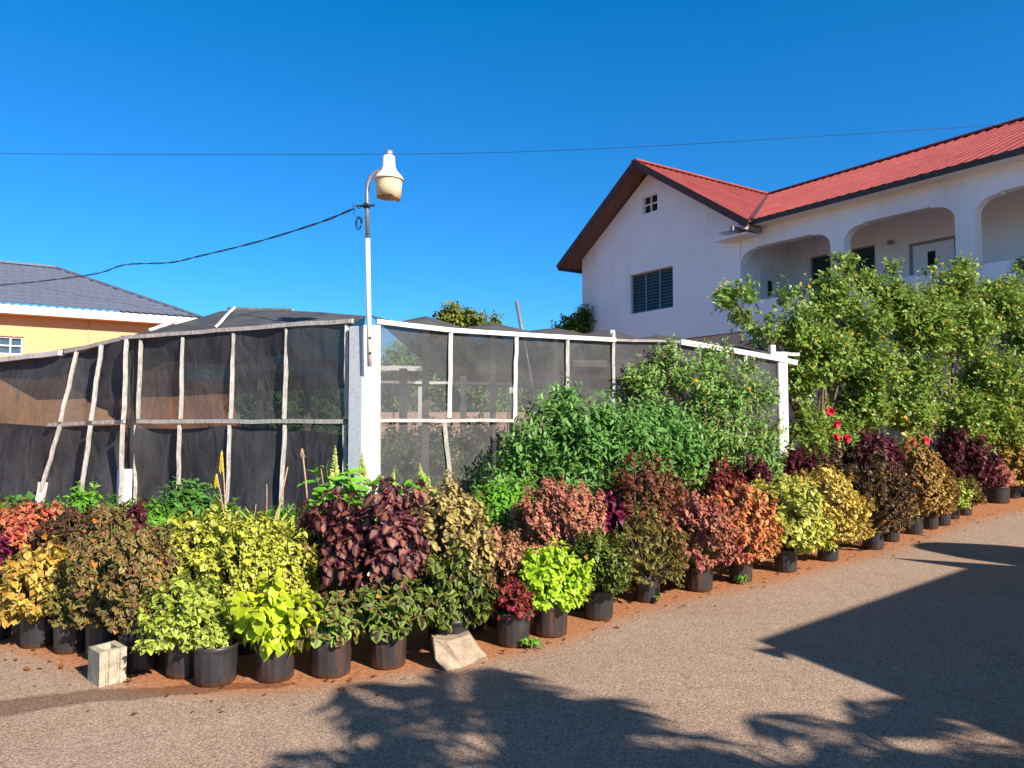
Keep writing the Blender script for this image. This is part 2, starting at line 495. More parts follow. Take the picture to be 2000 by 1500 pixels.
def stems_plant(rng, base, R, zb, zt, Ls, tm, cover=2.3, droop=.6, pairs=6, lean=(0, 0), top_bias=1.0, spread=1.0, flat=.0):
    """stems rise from base and end on a dome; opposite pairs of leaves sit along each stem"""
    T = TM[tm][0]
    h = max(.05, zt - zb)
    area = 2 * PI * R * R * .55 + 2 * PI * R * h * .75
    la = Ls * Ls * .7 * np.abs(T[:, 1]).max() * 1.6
    nl = int(min(4200, cover * area / la))
    ns = max(10, int(nl / (2 * pairs)))
    i = np.arange(ns) + rng.uniform(-.3, .3, ns)
    q = (i + .5) / ns
    sth = 1 - q.clip(0, 1) * 1.12                       # sin of elevation, from the top to a little below the middle
    th = np.arcsin(np.clip(sth, -.3, 1))
    ph = i * 2.39996 + rng.uniform(-.2, .2, ns)
    zc = zb + h * .22
    long_ = np.where((rng.uniform(0, 1, ns) < .13) & (sth > .35), rng.uniform(1.05, 1.28, ns), 1.0)
    lump = long_ + .26 * np.sin(ph * 3 + rng.uniform(0, 6)) * np.cos(th * 4 + rng.uniform(0, 6)) + rng.uniform(-.16, .1, ns)
    end = np.stack([R * np.cos(th) * np.cos(ph) * lump + lean[0], R * np.cos(th) * np.sin(ph) * lump + lean[1],
                    np.where(sth > 0, zc + (zt - zc) * np.sin(th) ** (1 - flat) * (.72 + .28 * lump), zc + (zc - zb) * np.sin(th) * 2.2)], -1) if False else None
    sn = np.sin(th)
    zz = np.where(sn > 0, zc + (zt - zc) * np.abs(sn) ** (1 - flat) * lump.clip(.75, 1.25), zc + (zc - zb) * sn * 3)
    end = np.stack([R * np.cos(th) * np.cos(ph) * lump + lean[0] * .7, R * np.cos(th) * np.sin(ph) * lump + lean[1] * .7, zz], -1)
    start = np.stack([rng.normal(0, .03, ns), rng.normal(0, .03, ns), np.full(ns, max(.02, base))], -1)
    ctrl = start * .35 + end * .65
    ctrl[:, 2] = start[:, 2] + (end[:, 2] - start[:, 2]) * .75 + .04
    ctrl[:, :2] = start[:, :2] * .3 + end[:, :2] * .7
    ctrl[:, :2] *= spread * .9
    tt = np.linspace(0, 1, 7)[None, :, None]
    poly = (1 - tt) ** 2 * start[:, None] + 2 * tt * (1 - tt) * ctrl[:, None] + tt ** 2 * end[:, None]
    # leaf nodes
    slen = np.linalg.norm(end - start, axis=1)
    step = Ls * .52
    O = []; Fd = []; Nn = []; S = []; A = []
    for j in range(pairs):
        s_ = 1 - (j * step + rng.uniform(-.2, .2, ns) * step) / np.maximum(slen, .05)
        ok = s_ > .12
        s_ = s_.clip(.12, 1)[:, None]
        p = (1 - s_) ** 2 * start + 2 * s_ * (1 - s_) * ctrl + s_ ** 2 * end
        d = norm(2 * (1 - s_) * (ctrl - start) + 2 * s_ * (end - ctrl))
        a0 = rng.uniform(0, PI, ns) * .35 + (j % 2) * PI / 2 + ph
        ref = np.where(np.abs(d[:, 2:3]) < .95, np.array([0, 0, 1.]), np.array([1., 0, 0]))
        u = norm(np.cross(d, ref)); v = np.cross(d, u)
        for sg in (1, -1):
            side = (u * np.cos(a0)[:, None] + v * np.sin(a0)[:, None]) * sg
            yg = max(0.0, 1 - j / 2.0)
            out = np.concatenate([p[:, :2] - np.array(lean) * .5, np.zeros((ns, 1))], 1); out = norm(out + 1e-6)
            f = side + d * (.25 + .9 * yg) + out * .45
            f[:, 2] += -droop * (1 - yg) + .1 * yg + rng.uniform(-.4, .4, ns)
            nn = np.array([0, 0, 1.]) + out * .35 + np.array([SUN_AZ[0], SUN_AZ[1], 0]) * .25 + rng.normal(0, .28, (ns, 3))
            sz = Ls * (.42 + .58 * min(1, (j + .3) / 2.2)) * rng.uniform(.6, 1.25, ns)
            O.append(p[ok]); Fd.append(f[ok]); Nn.append(nn[ok]); S.append(sz[ok]); A.append(np.full(ok.sum(), yg) * rng.uniform(.6, 1, ok.sum()))
    return poly, np.concatenate(O), np.concatenate(Fd), np.concatenate(Nn), np.concatenate(S), np.concatenate(A)

# ------------------------------------------------------------------ pots
POT_MESH = {}
def pot_mesh(kind):
    if kind in POT_MESH: return POT_MESH[kind]
    sides = 64
    # three pot sizes: plain rim, ribbed and squat
    rb, rt, h = {'a': (.107, .120, .240), 'b': (.117, .128, .235), 'c': (.096, .112, .225), 'd': (.185, .205, .33)}[kind]
    prof = [(rb - .012, 0), (rb, .012)] + [(rb + (rt - rb) * t, h * t) for t in (.2, .4, .6, .8, .86)] + \
           [(rt + .003, h * .88), (rt + .005, h * .94), (rt + .004, h), (rt - .004, h), (rt - .008, h * .8), (rt - .01, h * .78)]
    vs = []; fs = []
    for j, (r, z) in enumerate(prof):
        for k in range(sides):
            t = 2 * PI * k / sides
            rr = r
            if 1 <= j <= 6 and k % (4 if kind != 'b' else 5) == 0: rr = r + (.0035 if kind != 'b' else .0045)
            vs.append((rr * math.cos(t), rr * math.sin(t), z))
    for j in range(len(prof) - 1):
        for k in range(sides):
            k2 = (k + 1) % sides
            fs.append((j*sides+k, j*sides+k2, (j+1)*sides+k2, (j+1)*sides+k))
    fs.append(tuple(range(sides - 1, -1, -1)))
    me = bpy.data.meshes.new('nursery_pot')
    me.from_pydata(vs, [], fs)
    me.polygons.foreach_set('use_smooth', [True] * len(fs))
    me.materials.append(M['pot'])
    sm = MB(); sm.lathe([(.001, h * .845), (rt * .6, h * .85), (rt - .009, h * .83), (rt - .009, h * .8)], sides=24)
    so = sm.build('soil', M['soil'])
    ms = so.data; bpy.data.objects.remove(so)
    POT_MESH[kind] = (me, ms, h)
    return POT_MESH[kind]

NPLANT = 0
def plant(label, px, d, top, hw, bot, var, Ls, tm='mid', pot='a', cover=2.3, droop=.6, pairs=6, lean=(0, 0), name='potted_coleus',
          cat='potted plant', group='potted coleus beside the driveway', stem='stem', flat=.25, spread=1.0, depth=None, cap=None):
    global NPLANT
    NPLANT += 1
    rng = np.random.default_rng(1000 + NPLANT)
    zt = at(px, top, d).z; zb = at(px, bot, d).z
    X = at(px, 822, d).x
    R = hw * d / F * (1.1 if d > 6.3 and pot else 1.0)
    root = thing(name, label, cat, (X, d, 0), rng.uniform(0, 6.28), group)
    base = 0.0
    if pot:
        me, ms, h = pot_mesh(pot)
        p = link('pot', me, None, root); s = link('soil', ms, M['soil'], root)
        base = h * .8
    c, s_ = math.cos(-root.rotation_euler.z), math.sin(-root.rotation_euler.z)
    ln = (lean[0] * c - lean[1] * s_, lean[0] * s_ + lean[1] * c)
    Ls = Ls * ((.84 if d < 6.3 else .76) if pot else 1.0); cover = cover * 1.35
    Rl = max(.05, R * 1.06 - Ls * .3)
    if pot: lean = (lean[0] + rng.uniform(-.05, .05), lean[1] + rng.uniform(-.04, .04)); flat = rng.uniform(.02, .38); cover *= rng.uniform(.85, 1.15)
    poly, O, Fd, Nn, S, A = stems_plant(rng, base, Rl, max(zb + Ls * .3, .05), zt - Ls * .2, Ls, tm, cover, droop, pairs, ln, flat=flat, spread=spread)
    # nothing grows into the ground
    ok = O[:, 2] > (.03 if Ls > .03 else .004)
    O, Fd, Nn, S, A = O[ok], Fd[ok], Nn[ok], S[ok], A[ok]
    fm = leaves_mesh('foliage', O, Fd, Nn, S, A, tm, rng)
    link('foliage', fm, VAR[var], root)
    st = poly[::2] if len(poly) > 60 else poly
    link('stem', tubes_mesh('stem', st, .006, .0025), M[stem], root)
    return root

def spikes(root, pts, h, r, mat, rng, n=60, name='flower_spike'):
    """a tapered spike of small bracts at each point (root-local coordinates)"""
    for (x, y, z) in pts:
        t = rng.uniform(0, 1, n); ang = rng.uniform(0, 6.28, n)
        O = np.stack([x + np.zeros(n), y + np.zeros(n), z + t * h], -1)
        Fd = np.stack([np.cos(ang), np.sin(ang), np.full(n, .8)], -1)
        me = leaves_mesh(name, O, Fd, np.tile([0, 0, 1.], (n, 1)), r * (1.25 - t), np.zeros(n), 'low', rng)
        link(name, me, mat, root)

# ------------------------------------------------------------------ twig clouds for shrubs and trees
def cloud(rng, blobs, per_m2, twig, nl, Ls, tm, up=.35, inner=.55, droop=.1):
    """blobs: (centre, (rx,ry,rz), density). returns twig polylines and leaf arrays"""
    P = []; O = []; Fd = []; Nn = []; S = []; A = []
    for c, r, dn in blobs:
        r = np.array(r); c = np.array(c)
        area = 4 * PI * ((r[0]*r[1])**1.6/3 + (r[0]*r[2])**1.6/3 + (r[1]*r[2])**1.6/3) ** (1/1.6)
        n = max(6, int(area * per_m2 * dn))
        v = norm(rng.normal(0, 1, (n, 3)))
        rad = rng.uniform(inner, 1.0, n)[:, None]
        e = c + v * r * rad * (1 + rng.normal(0, .09, (n, 1)))
        dirn = norm(v * .8 + rng.normal(0, .45, (n, 3)) + np.array([0, 0, up]))
        tl = twig * rng.uniform(.6, 1.3, n)[:, None]
        s = e - dirn * tl * .7
        tip = e + dirn * tl * .3 + np.array([0, 0, -droop]) * tl * rng.uniform(0, 1, (n, 1))
        mid = (s + tip) / 2 + rng.normal(0, .08, (n, 3)) * tl + np.array([0, 0, .08]) * tl
        tt = np.linspace(0, 1, 4)[None, :, None]
        P.append((1 - tt) ** 2 * s[:, None] + 2 * tt * (1 - tt) * mid[:, None] + tt ** 2 * tip[:, None])
        for j in range(nl):
            q = np.full((n, 1), (j + .8) / nl) + rng.uniform(-.06, .06, (n, 1)); q = q.clip(0, 1)
            p = (1 - q) ** 2 * s + 2 * q * (1 - q) * mid + q ** 2 * tip
            a = rng.uniform(0, .8, n) + j * 2.4
            u = norm(np.cross(dirn, np.array([.1, .2, 1.]))); w = np.cross(dirn, u)
            side = u * np.cos(a)[:, None] + w * np.sin(a)[:, None]
            f = side + dirn * (.35 + .8 * (j / nl)) + rng.normal(0, .2, (n, 3)); f[:, 2] -= droop
            nn = np.array([0, 0, .8]) + v * .4 + np.array([SUN_AZ[0], SUN_AZ[1], .2]) * .35 + rng.normal(0, .35, (n, 3))
            O.append(p); Fd.append(f); Nn.append(nn)
            S.append(Ls * rng.uniform(.65, 1.2, n) * (1.1 - .4 * (j / nl))); A.append(np.full(n, max(0, (j / nl - .55) * 2.2)) * rng.uniform(.3, 1, n))
    return np.concatenate(P), np.concatenate(O), np.concatenate(Fd), np.concatenate(Nn), np.concatenate(S), np.concatenate(A)

def blob_px(px, py, rpx, d, dens=1.0, sq=.9, dy=None):
    c = at(px, py, d); r = rpx * d / F
    return (tuple(c), (r, r if dy is None else dy, r * sq), dens)

def limb_pts(a, b, sag=.15, n=7, rng=None):
    a, b = np.array(a), np.array(b)
    t = np.linspace(0, 1, n)[:, None]
    mid = a * .45 + b * .55; mid[2] += sag * np.linalg.norm(b - a) * .3; mid[:2] = a[:2] * .6 + b[:2] * .4
    p = (1 - t) ** 2 * a + 2 * t * (1 - t) * mid + t ** 2 * b
    if rng is not None: p[1:-1] += rng.normal(0, .025, (n - 2, 3))
    return p

def shrub(name, label, cat, base, blobs, var, Ls, tm, per_m2, twig, nl, seed, group=None, up=.35, trunk_r=.02, inner=.5, droop=.1,
          bark='bark', flowers=None, split=0.35):
    rng = np.random.default_rng(seed)
    base = np.array(base, dtype=float)
    root = thing(name, label, cat, tuple(base), 0, group)
    P, O, Fd, Nn, S, A = cloud(rng, blobs, per_m2, twig, nl, Ls, tm, up, inner, droop)
    ok = O[:, 2] > .05
    fm = leaves_mesh('crown', (O - base)[ok], Fd[ok], Nn[ok], S[ok], A[ok], tm, rng)
    link('crown', fm, VAR[var], root)
    m = MB()
    z0 = 0
    fork = np.array([0, 0, split * min(b[0][2] for b in blobs)])
    if trunk_r > .03:
        m.tube([(0, 0, -.05), (.02, .01, fork[2] * .5), tuple(fork)], trunk_r, 8, trunk_r * .8)
        for c, r, dn in blobs:
            m.tube([tuple(q) for q in limb_pts(fork, np.array(c) - base, .2, 8, rng)], trunk_r * .55, 6, .008)
    else:
        for c, r, dn in blobs:
            for k in range(3):
                e = np.array(c) - base + rng.normal(0, .35, 3) * np.array(r)
                m.tube([tuple(q) for q in limb_pts((rng.normal(0, .06), rng.normal(0, .06), 0), e, .2, 6, rng)], trunk_r, 5, .004)
    m.build('trunk' if trunk_r > .03 else 'stem', M[bark], root)
    tw = P - base
    if len(tw) > 30: link('twig', tubes_mesh('twig', tw[::2], .0045 if trunk_r > .03 else .003, .0015, 3), M['bark' if trunk_r > .03 else 'stemgreen'], root)
    if flowers:
        fmat, n, fs, sel = flowers
        idx = np.where(sel(O))[0]; idx = rng.choice(idx, min(n, len(idx)), replace=False) if len(idx) else []
        for q in idx:
            flower(root, O[q] - base + np.array([0, -.03, .02]), fs, fmat, rng)
    return root

def flower(root, p, s, mat, rng):
    n = 11
    w = norm(np.array([.35, -.9, .35]) + rng.normal(0, .2, 3)); u = norm(np.cross(w, [0, 0, 1.])); v = np.cross(u, w)
    ang = np.arange(n) * 2.39996; el = np.linspace(1.3, .2, n)
    Fd = (u * np.cos(ang)[:, None] + v * np.sin(ang)[:, None]) + w * el[:, None]
    me = leaves_mesh('flower', np.tile(p, (n, 1)), Fd, np.tile(w, (n, 1)), np.full(n, s), np.zeros(n), 'oval', rng, 1.7)
    link('flower', me, mat, root)

# ================================================================== GROUND
def smooth(a, b, x):
    t = np.clip((x - a) / (b - a), 0, 1); return t * t * (3 - 2 * t)

EDGE_PX = [(-300, 1235), (0, 1262), (100, 1285), (200, 1322), (300, 1345), (445, 1352), (560, 1345), (655, 1335), (752, 1318), (880, 1300), (1003, 1274), (1087, 1254), (1165, 1222),
           (1248, 1188), (1342, 1166), (1432, 1146), (1520, 1126), (1592, 1104), (1690, 1080), (1775, 1052), (1868, 1020), (1945, 1000), (2060, 985), (2160, 975)]
EDGE = [gp(*p) for p in EDGE_PX]
EX = np.array([p.x for p in EDGE]); EY = np.array([p.y for p in EDGE])

def ground_mat(soil_only=False):
    t = NT('red_soil' if soil_only else 'gravelly_asphalt')
    v = t.coord()
    big = t.noise(v, .9, 6, .6)
    midn = t.noise(v, 7, 5, .6)
    vo = t.n('ShaderNodeTexVoronoi'); vo.inputs['Scale'].default_value = 150; t.l(v, vo.inputs['Vector'])
    vo2 = t.n('ShaderNodeTexVoronoi'); vo2.inputs['Scale'].default_value = 48; t.l(v, vo2.inputs['Vector'])
    sepc = t.n('ShaderNodeSeparateColor'); t.l(vo.outputs['Color'], sepc.inputs[0])
    stone = t.ramp(sepc.outputs[0], [(0, (.24, .16, .12)), (.3, (.39, .28, .212)), (.6, (.49, .365, .285)), (.85, (.57, .445, .355)), (1, (.69, .585, .49))])
    edge = t.ramp(vo.outputs['Distance'], [(.3, (1, 1, 1)), (.8, (.42, .38, .35))])
    asph = t.mix(.55, stone, edge, 'MULTIPLY')
    asph = t.mix(.55, asph, t.ramp(big, [(.3, (.82, .74, .66)), (.7, (1.0, .98, .95))]), 'MULTIPLY')
    asph = t.mix(.35, asph, t.ramp(midn, [(.3, (.7, .66, .62)), (.7, (1.1, 1.08, 1.05))]), 'MULTIPLY')
    ck = t.n('ShaderNodeTexVoronoi', feature='DISTANCE_TO_EDGE'); ck.inputs['Scale'].default_value = .55
    wv = t.n('ShaderNodeVectorMath', operation='ADD'); t.l(v, wv.inputs[0])
    wn = t.n('ShaderNodeTexNoise'); wn.inputs['Scale'].default_value = 2.5; wn.inputs['Detail'].default_value = 6; t.l(v, wn.inputs['Vector'])
    t.l(wn.outputs['Color'], wv.inputs[1]); t.l(wv.outputs[0], ck.inputs['Vector'])
    crack = t.ramp(ck.outputs['Distance'], [(0, (1, 1, 1)), (.007, (0, 0, 0))])
    asph = t.mix(t.math('MULTIPLY', crack, t.ramp(big, [(.5, (0, 0, 0)), (.62, (.55, .55, .55))])), asph, (.09, .065, .05, 1))
    patch = t.noise(t.coord((1, 1.6, 1)), .55, 8, .7, .6)
    asph = t.mix(t.ramp(patch, [(.52, (0, 0, 0)), (.7, (.35, .35, .35))]), asph, t.mix(1.0, asph, (.66, .5, .38, 1), 'MULTIPLY'))
    soilc = t.ramp(t.noise(v, 26, 7, .7), [(.28, (.19, .07, .03)), (.5, (.40, .165, .072)), (.72, (.58, .28, .14))])
    if soil_only:
        return t.done(t.pbr(soilc, .95, 0, .15, t.bump(midn, .4, .02)))
    a = t.n('ShaderNodeAttribute', attribute_name='soil')
    sp = t.n('ShaderNodeSeparateColor'); t.l(a.outputs['Color'], sp.inputs[0])
    m = t.math('ADD', sp.outputs[0], t.math('MULTIPLY', t.math('SUBTRACT', midn, .5), .55))
    m = t.math('ADD', m, t.math('MULTIPLY', t.math('SUBTRACT', sepc.outputs[1], .5), .35))
    msk = t.ramp(m, [(.28, (0, 0, 0)), (.8, (1, 1, 1))])
    col = t.mix(msk, asph, soilc)
    dm = t.math('ADD', sp.outputs[1], t.math('MULTIPLY', t.math('SUBTRACT', midn, .5), .5))
    dmk = t.ramp(dm, [(.3, (0, 0, 0)), (.62, (1, 1, 1))])
    col = t.mix(t.math('MULTIPLY', dmk, .75), col, t.mix(.85, col, (.30, .2, .15, 1), 'MULTIPLY'))
    h = t.math('ADD', t.math('MULTIPLY', vo.outputs['Distance'], -1), t.math('MULTIPLY', vo2.outputs['Distance'], -.6))
    return t.done(t.pbr(col, .88, 0, .25, t.bump(h, .55, .006)))

gm = MB(); gm.add([(-400, -150, -.006), (400, -150, -.006), (400, 700, -.006), (-400, 700, -.006)], [(0, 1, 2, 3)])
tag(gm.build('ground', ground_mat(True)), kind='structure')
gx = np.concatenate([np.arange(-12, 16.001, .1)]); gy = np.arange(-6, 20.001, .1)
XX, YY = np.meshgrid(gx, gy)
rngG = np.random.default_rng(3)
ye = np.interp(XX, EX, EY)
sl = np.interp(XX, (EX[1:] + EX[:-1]) / 2, np.diff(EY) / np.diff(EX)).clip(-1.5, 1.5)
dist = (YY - ye) / np.sqrt(1 + sl ** 2)
soil = smooth(-.42 - .4 * smooth(-1, 5, XX), .2, dist) ** 1.5
damp = np.zeros_like(soil)
dp = [gp(-200, 1400), gp(0, 1385), gp(150, 1362), gp(300, 1352), gp(430, 1342), gp(560, 1335)]
for (a, b, ra, rb) in zip(dp[:-1], dp[1:], (.2, .17, .13, .11, .09), (.17, .13, .11, .09, .05)):
    ab = np.array([b.x - a.x, b.y - a.y]); l2 = (ab ** 2).sum()
    tt = (((XX - a.x) * ab[0] + (YY - a.y) * ab[1]) / l2).clip(0, 1)
    dd = np.hypot(XX - a.x - tt * ab[0], YY - a.y - tt * ab[1])
    damp = np.maximum(damp, 1 - smooth(.4, 1.3, dd / (ra + (rb - ra) * tt)))
nx, ny = len(gx), len(gy)
V = np.stack([XX.ravel(), YY.ravel(), np.zeros(nx * ny)], -1)
ii = np.arange(ny - 1)[:, None] * nx + np.arange(nx - 1)[None, :]
q = np.stack([ii, ii + 1, ii + nx + 1, ii + nx], -1).reshape(-1, 4)
dme = np_mesh('driveway', V, q.ravel(), np.full(len(q), 4))
sa = dme.attributes.new('soil', 'FLOAT_COLOR', 'POINT')
cc = np.ones((nx * ny, 4)); cc[:, 0] = soil.ravel(); cc[:, 1] = damp.ravel()
sa.data.foreach_set('color', cc.astype(np.float32).ravel())
tag(link('driveway', dme, ground_mat()), kind='structure')

rl = np.random.default_rng(77)
nL = 240
lx = rl.uniform(-4.5, 9, nL); ly = np.interp(lx, EX, EY) - np.abs(rl.normal(0, .28, nL)) + .12
la = rl.uniform(0, 6.28, nL)
lm = leaves_mesh('leaf_litter', np.stack([lx, ly, np.full(nL, .012)], -1), np.stack([np.cos(la), np.sin(la), rl.normal(0, .12, nL)], -1), np.stack([rl.normal(0, .3, nL), rl.normal(0, .3, nL), np.ones(nL)], -1), rl.uniform(.018, .05, nL), np.zeros(nL), 'low', rl)
tag(link('leaf_litter', lm, leaf_mat('leaf_dry', (150,96,56), (120,80,48), k=.7, trans=.05)), 'dry brown leaf litter scattered along the pots and red soil', 'leaf litter', kind='stuff')
# ================================================================== POTTED PLANTS
# label, px, distance, top, half width, bottom of foliage, variety, leaf size, template, pot ...
def dpot(y): return gp(1000, y).y + .12
FR = 'potted coleus along the driveway edge'
R2 = 'potted coleus behind the front pots'
FRONT = [
 ('purple magenta coleus cut off by the photo edge beside the mustard gold one', 0, 5.7, 1045, 34, 1190, 'magenta', .085, 'mid', 'a', {}),
 ('mustard gold coleus with drooping leaves, farthest in the row from the lime dome', 88, dpot(1270), 1072, 84, 1225, 'mustard', .075, 'mid', 'a', dict(droop=.9)),
 ('small leaved dull olive coleus squeezed beside the mustard gold one', 150, dpot(1282), 1105, 42, 1235, 'olive', .04, 'low', 'c', {}),
 ('tall brown and olive coleus standing behind the hollow concrete block', 215, dpot(1290), 1015, 62, 1240, 'brownolive', .06, 'mid', 'a', dict(droop=.85)),
 ('tall brown and olive coleus with orange leaves next to the lime green bush', 282, dpot(1318), 1045, 62, 1250, 'brownolive', .06, 'mid', 'a', dict(droop=.85)),
 ('wide lime green cream edged coleus overhanging its black pot', 372, dpot(1330), 1138, 88, 1275, 'lime', .068, 'mid', 'a', {}),
 ('small olive green tuft in the most exposed black pot of the row', 430, dpot(1345), 1212, 36, 1275, 'lime', .05, 'mid', 'b', dict(lean=(-.03, 0))),
 ('broad leaved yellow green coleus hanging over a black pot between two lime plants', 545, dpot(1338), 1135, 78, 1278, 'bright', .12, 'big', 'a', dict(droop=.9, cover=2.1)),
 ('short green coleus with brown leaf centres in a dusty wide pot', 652, dpot(1328), 1150, 66, 1262, 'greenbrown', .085, 'big', 'b', dict(cover=1.7)),
 ('green and dark leaved coleus in a clean black pot beside the broken slab', 762, dpot(1312), 1135, 72, 1248, 'greendark', .095, 'big', 'a', dict(cover=1.9, droop=.8)),
 ('bronze olive coleus drooping over the broken stone slab', 885, dpot(1284), 1080, 76, 1235, 'greendark', .09, 'big', 'a', dict(droop=.9)),
 ('small dark red coleus in a black pot beside the neon lime dome', 1003, dpot(1268), 1138, 40, 1215, 'red', .055, 'mid', 'a', {}),
 ('neon lime dome shaped coleus in a ribbed black pot', 1075, dpot(1248), 1063, 66, 1190, 'neon', .07, 'mid', 'b', dict(flat=.35)),
 ('green and near black mottled coleus next to the neon lime dome', 1168, dpot(1215), 1042, 58, 1165, 'greendark', .06, 'mid', 'a', {}),
 ('fine leaved olive yellow coleus trailing one shoot down its pot', 1262, dpot(1180), 1008, 64, 1152, 'olive', .045, 'low', 'c', dict(cover=2.6)),
 ('dusty pink coleus in a shaded black pot next to the orange one', 1362, dpot(1158), 978, 68, 1112, 'pink', .07, 'mid', 'b', dict(droop=.8)),
 ('orange coleus with drooping copper leaves between pink and yellow ones', 1442, dpot(1140), 955, 60, 1105, 'orange', .075, 'mid', 'a', dict(droop=.95)),
 ('yellow lime coleus with cream edges beside the orange coleus', 1530, dpot(1120), 943, 66, 1090, 'yellowlime', .085, 'mid', 'a', dict(droop=.8)),
 ('butter yellow coleus between the yellow lime and dark brown ones', 1612, dpot(1098), 928, 62, 1065, 'yellowcream', .085, 'mid', 'a', dict(droop=.85)),
 ('dark brown olive coleus bush past the butter yellow coleus', 1700, dpot(1075), 900, 62, 1050, 'darkbrown', .07, 'mid', 'b', {}),
 ('brown and olive coleus in a narrow pot tucked behind the dark brown bush', 1735, dpot(1060), 920, 40, 1030, 'brownolive', .07, 'mid', 'c', {}),
 ('gold topped coleus with copper sides past the dark brown bush', 1780, dpot(1045), 868, 46, 1018, 'goldbrown', .085, 'mid', 'a', dict(droop=.8)),
 ('coppery coleus crowding against the gold topped one', 1812, dpot(1035), 905, 34, 1012, 'goldbrown', .08, 'mid', 'c', {}),
 ('low olive copper coleus, third of the tightly packed pots past the gold topped one', 1835, dpot(1028), 935, 28, 1006, 'brownolive', .08, 'mid', 'a', {}),
 ('low yellow green coleus, fourth of the tightly packed pots past the gold topped one', 1856, dpot(1015), 940, 26, 998, 'lime', .085, 'mid', 'c', {}),
 ('low olive coleus closing the row of tightly packed pots', 1880, dpot(1008), 935, 28, 990, 'olive', .07, 'mid', 'c', {}),
 ('dark maroon round coleus bush near the far end of the row', 1880, 14.6, 850, 56, 965, 'maroon', .1, 'mid', 'd', dict(group=FR)),
 ('salmon pink small coleus in a big black pot beside the maroon bush', 1945, 15.0, 905, 27, 955, 'salmon', .09, 'mid', 'd', {}),
 ('tall gold and olive coleus at the far end of the row', 1975, 15.9, 830, 44, 962, 'mustard', .1, 'mid', 'a', {}),
 ('olive brown coleus in the last black pot cut by the photo edge', 2008, 16.2, 870, 36, 962, 'brownolive', .1, 'mid', 'a', {}),
]
for (lb, px, d, top, hw, bot, var, Ls, tm, pot, kw) in FRONT:
    kw = dict(kw); kw.setdefault('group', FR)
    plant(lb, px, d, top, hw, bot, var, Ls, tm, pot, **kw)
# a trailing shoot belongs to the olive one: drawn as a low extra spray by its lean
SECOND = [
 ('orange red coleus with pale leaf edges behind the magenta one', 45, 6.5, 985, 78, 1110, 'orangered', .085, 'mid', {}),
 ('dark brown purple coleus between the orange red one and the brown olive ones', 160, 6.3, 1000, 66, 1120, 'darkbrown', .07, 'mid', {}),
 ('narrow dark maroon coleus shoot rising behind the brown olive ones', 262, 6.2, 985, 38, 1120, 'maroon', .07, 'mid', {}),
 ('brown and orange coleus behind the wide lime green one', 335, 5.5, 1035, 52, 1180, 'brownolive', .07, 'mid', dict(droop=.85)),
 ('tall yellow lime coleus nearest the aloe flower stalk', 412, 5.55, 1008, 72, 1190, 'limegold', .054, 'mid', {}),
 ('tall yellow lime coleus in the middle of its clump', 485, 5.4, 1018, 74, 1190, 'limegold', .054, 'mid', {}),
 ('yellow lime coleus touching the dark purple bush', 555, 5.45, 1040, 64, 1190, 'limegold', .054, 'mid', {}),
 ('big dark purple coleus with bronze hanging leaves beside the yellow lime clump', 668, 5.6, 965, 72, 1120, 'purple', .105, 'big', dict(droop=1.0, cover=2.0)),
 ('big dark purple coleus with bronze hanging leaves under the amaranth', 768, 5.5, 955, 78, 1165, 'purple', .11, 'big', dict(droop=1.0, cover=2.0)),
 ('cream and purple mottled coleus next to the dark purple bushes', 868, 5.7, 955, 68, 1150, 'creampurple', .075, 'mid', dict(droop=.8)),
 ('cream and purple mottled coleus leaning towards the salmon tan one', 918, 5.95, 985, 48, 1140, 'creampurple', .075, 'mid', dict(droop=.8)),
 ('salmon tan fine leaved coleus above the small dark red one', 975, 6.1, 1040, 58, 1160, 'salmontan', .045, 'low', {}),
 ('narrow salmon coleus spire behind the salmon tan one', 1012, 6.9, 985, 22, 1080, 'salmontan', .05, 'low', dict(pairs=8)),
 ('salmon coleus spire behind the neon lime dome', 1075, 6.7, 945, 48, 1090, 'salmon', .05, 'low', dict(pairs=8)),
 ('wide salmon coleus between the salmon spire and the magenta leaves', 1132, 6.6, 960, 46, 1090, 'salmon', .05, 'low', {}),
 ('magenta purple coleus tucked between salmon and brown red plants', 1195, 7.3, 972, 52, 1075, 'magenta', .1, 'mid', {}),
 ('brown red coleus tall behind the olive yellow one', 1255, 7.5, 905, 62, 1060, 'brownred', .06, 'mid', {}),
 ('brown red coleus shorter shoot beside the pink one', 1305, 7.8, 945, 34, 1060, 'brownred', .06, 'mid', {}),
 ('crimson pink coleus top showing behind the orange one', 1410, 8.6, 908, 34, 1020, 'red', .08, 'mid', {}),
 ('deep maroon coleus top behind the yellow lime one', 1470, 8.9, 902, 40, 1010, 'maroon', .08, 'mid', {}),
 ('gold brown coleus behind the butter yellow one', 1588, 9.6, 925, 40, 1010, 'goldbrown', .08, 'mid', {}),
 ('dark red coleus at the foot of the white end post', 1550, 10.4, 880, 30, 980, 'maroon', .09, 'mid', {}),
 ('dark brown coleus mound beside the purple topped bush', 1620, 10.6, 880, 58, 990, 'darkbrown', .08, 'mid', {}),
 ('purple topped dark coleus rising above the dark brown bush', 1705, 10.3, 856, 48, 980, 'maroon', .085, 'mid', {}),
]
for (lb, px, d, top, hw, bot, var, Ls, tm, kw) in SECOND:
    kw = dict(kw); kw.setdefault('group', R2)
    plant(lb, px, d, top, hw, bot, var, Ls, tm, 'a', **kw)

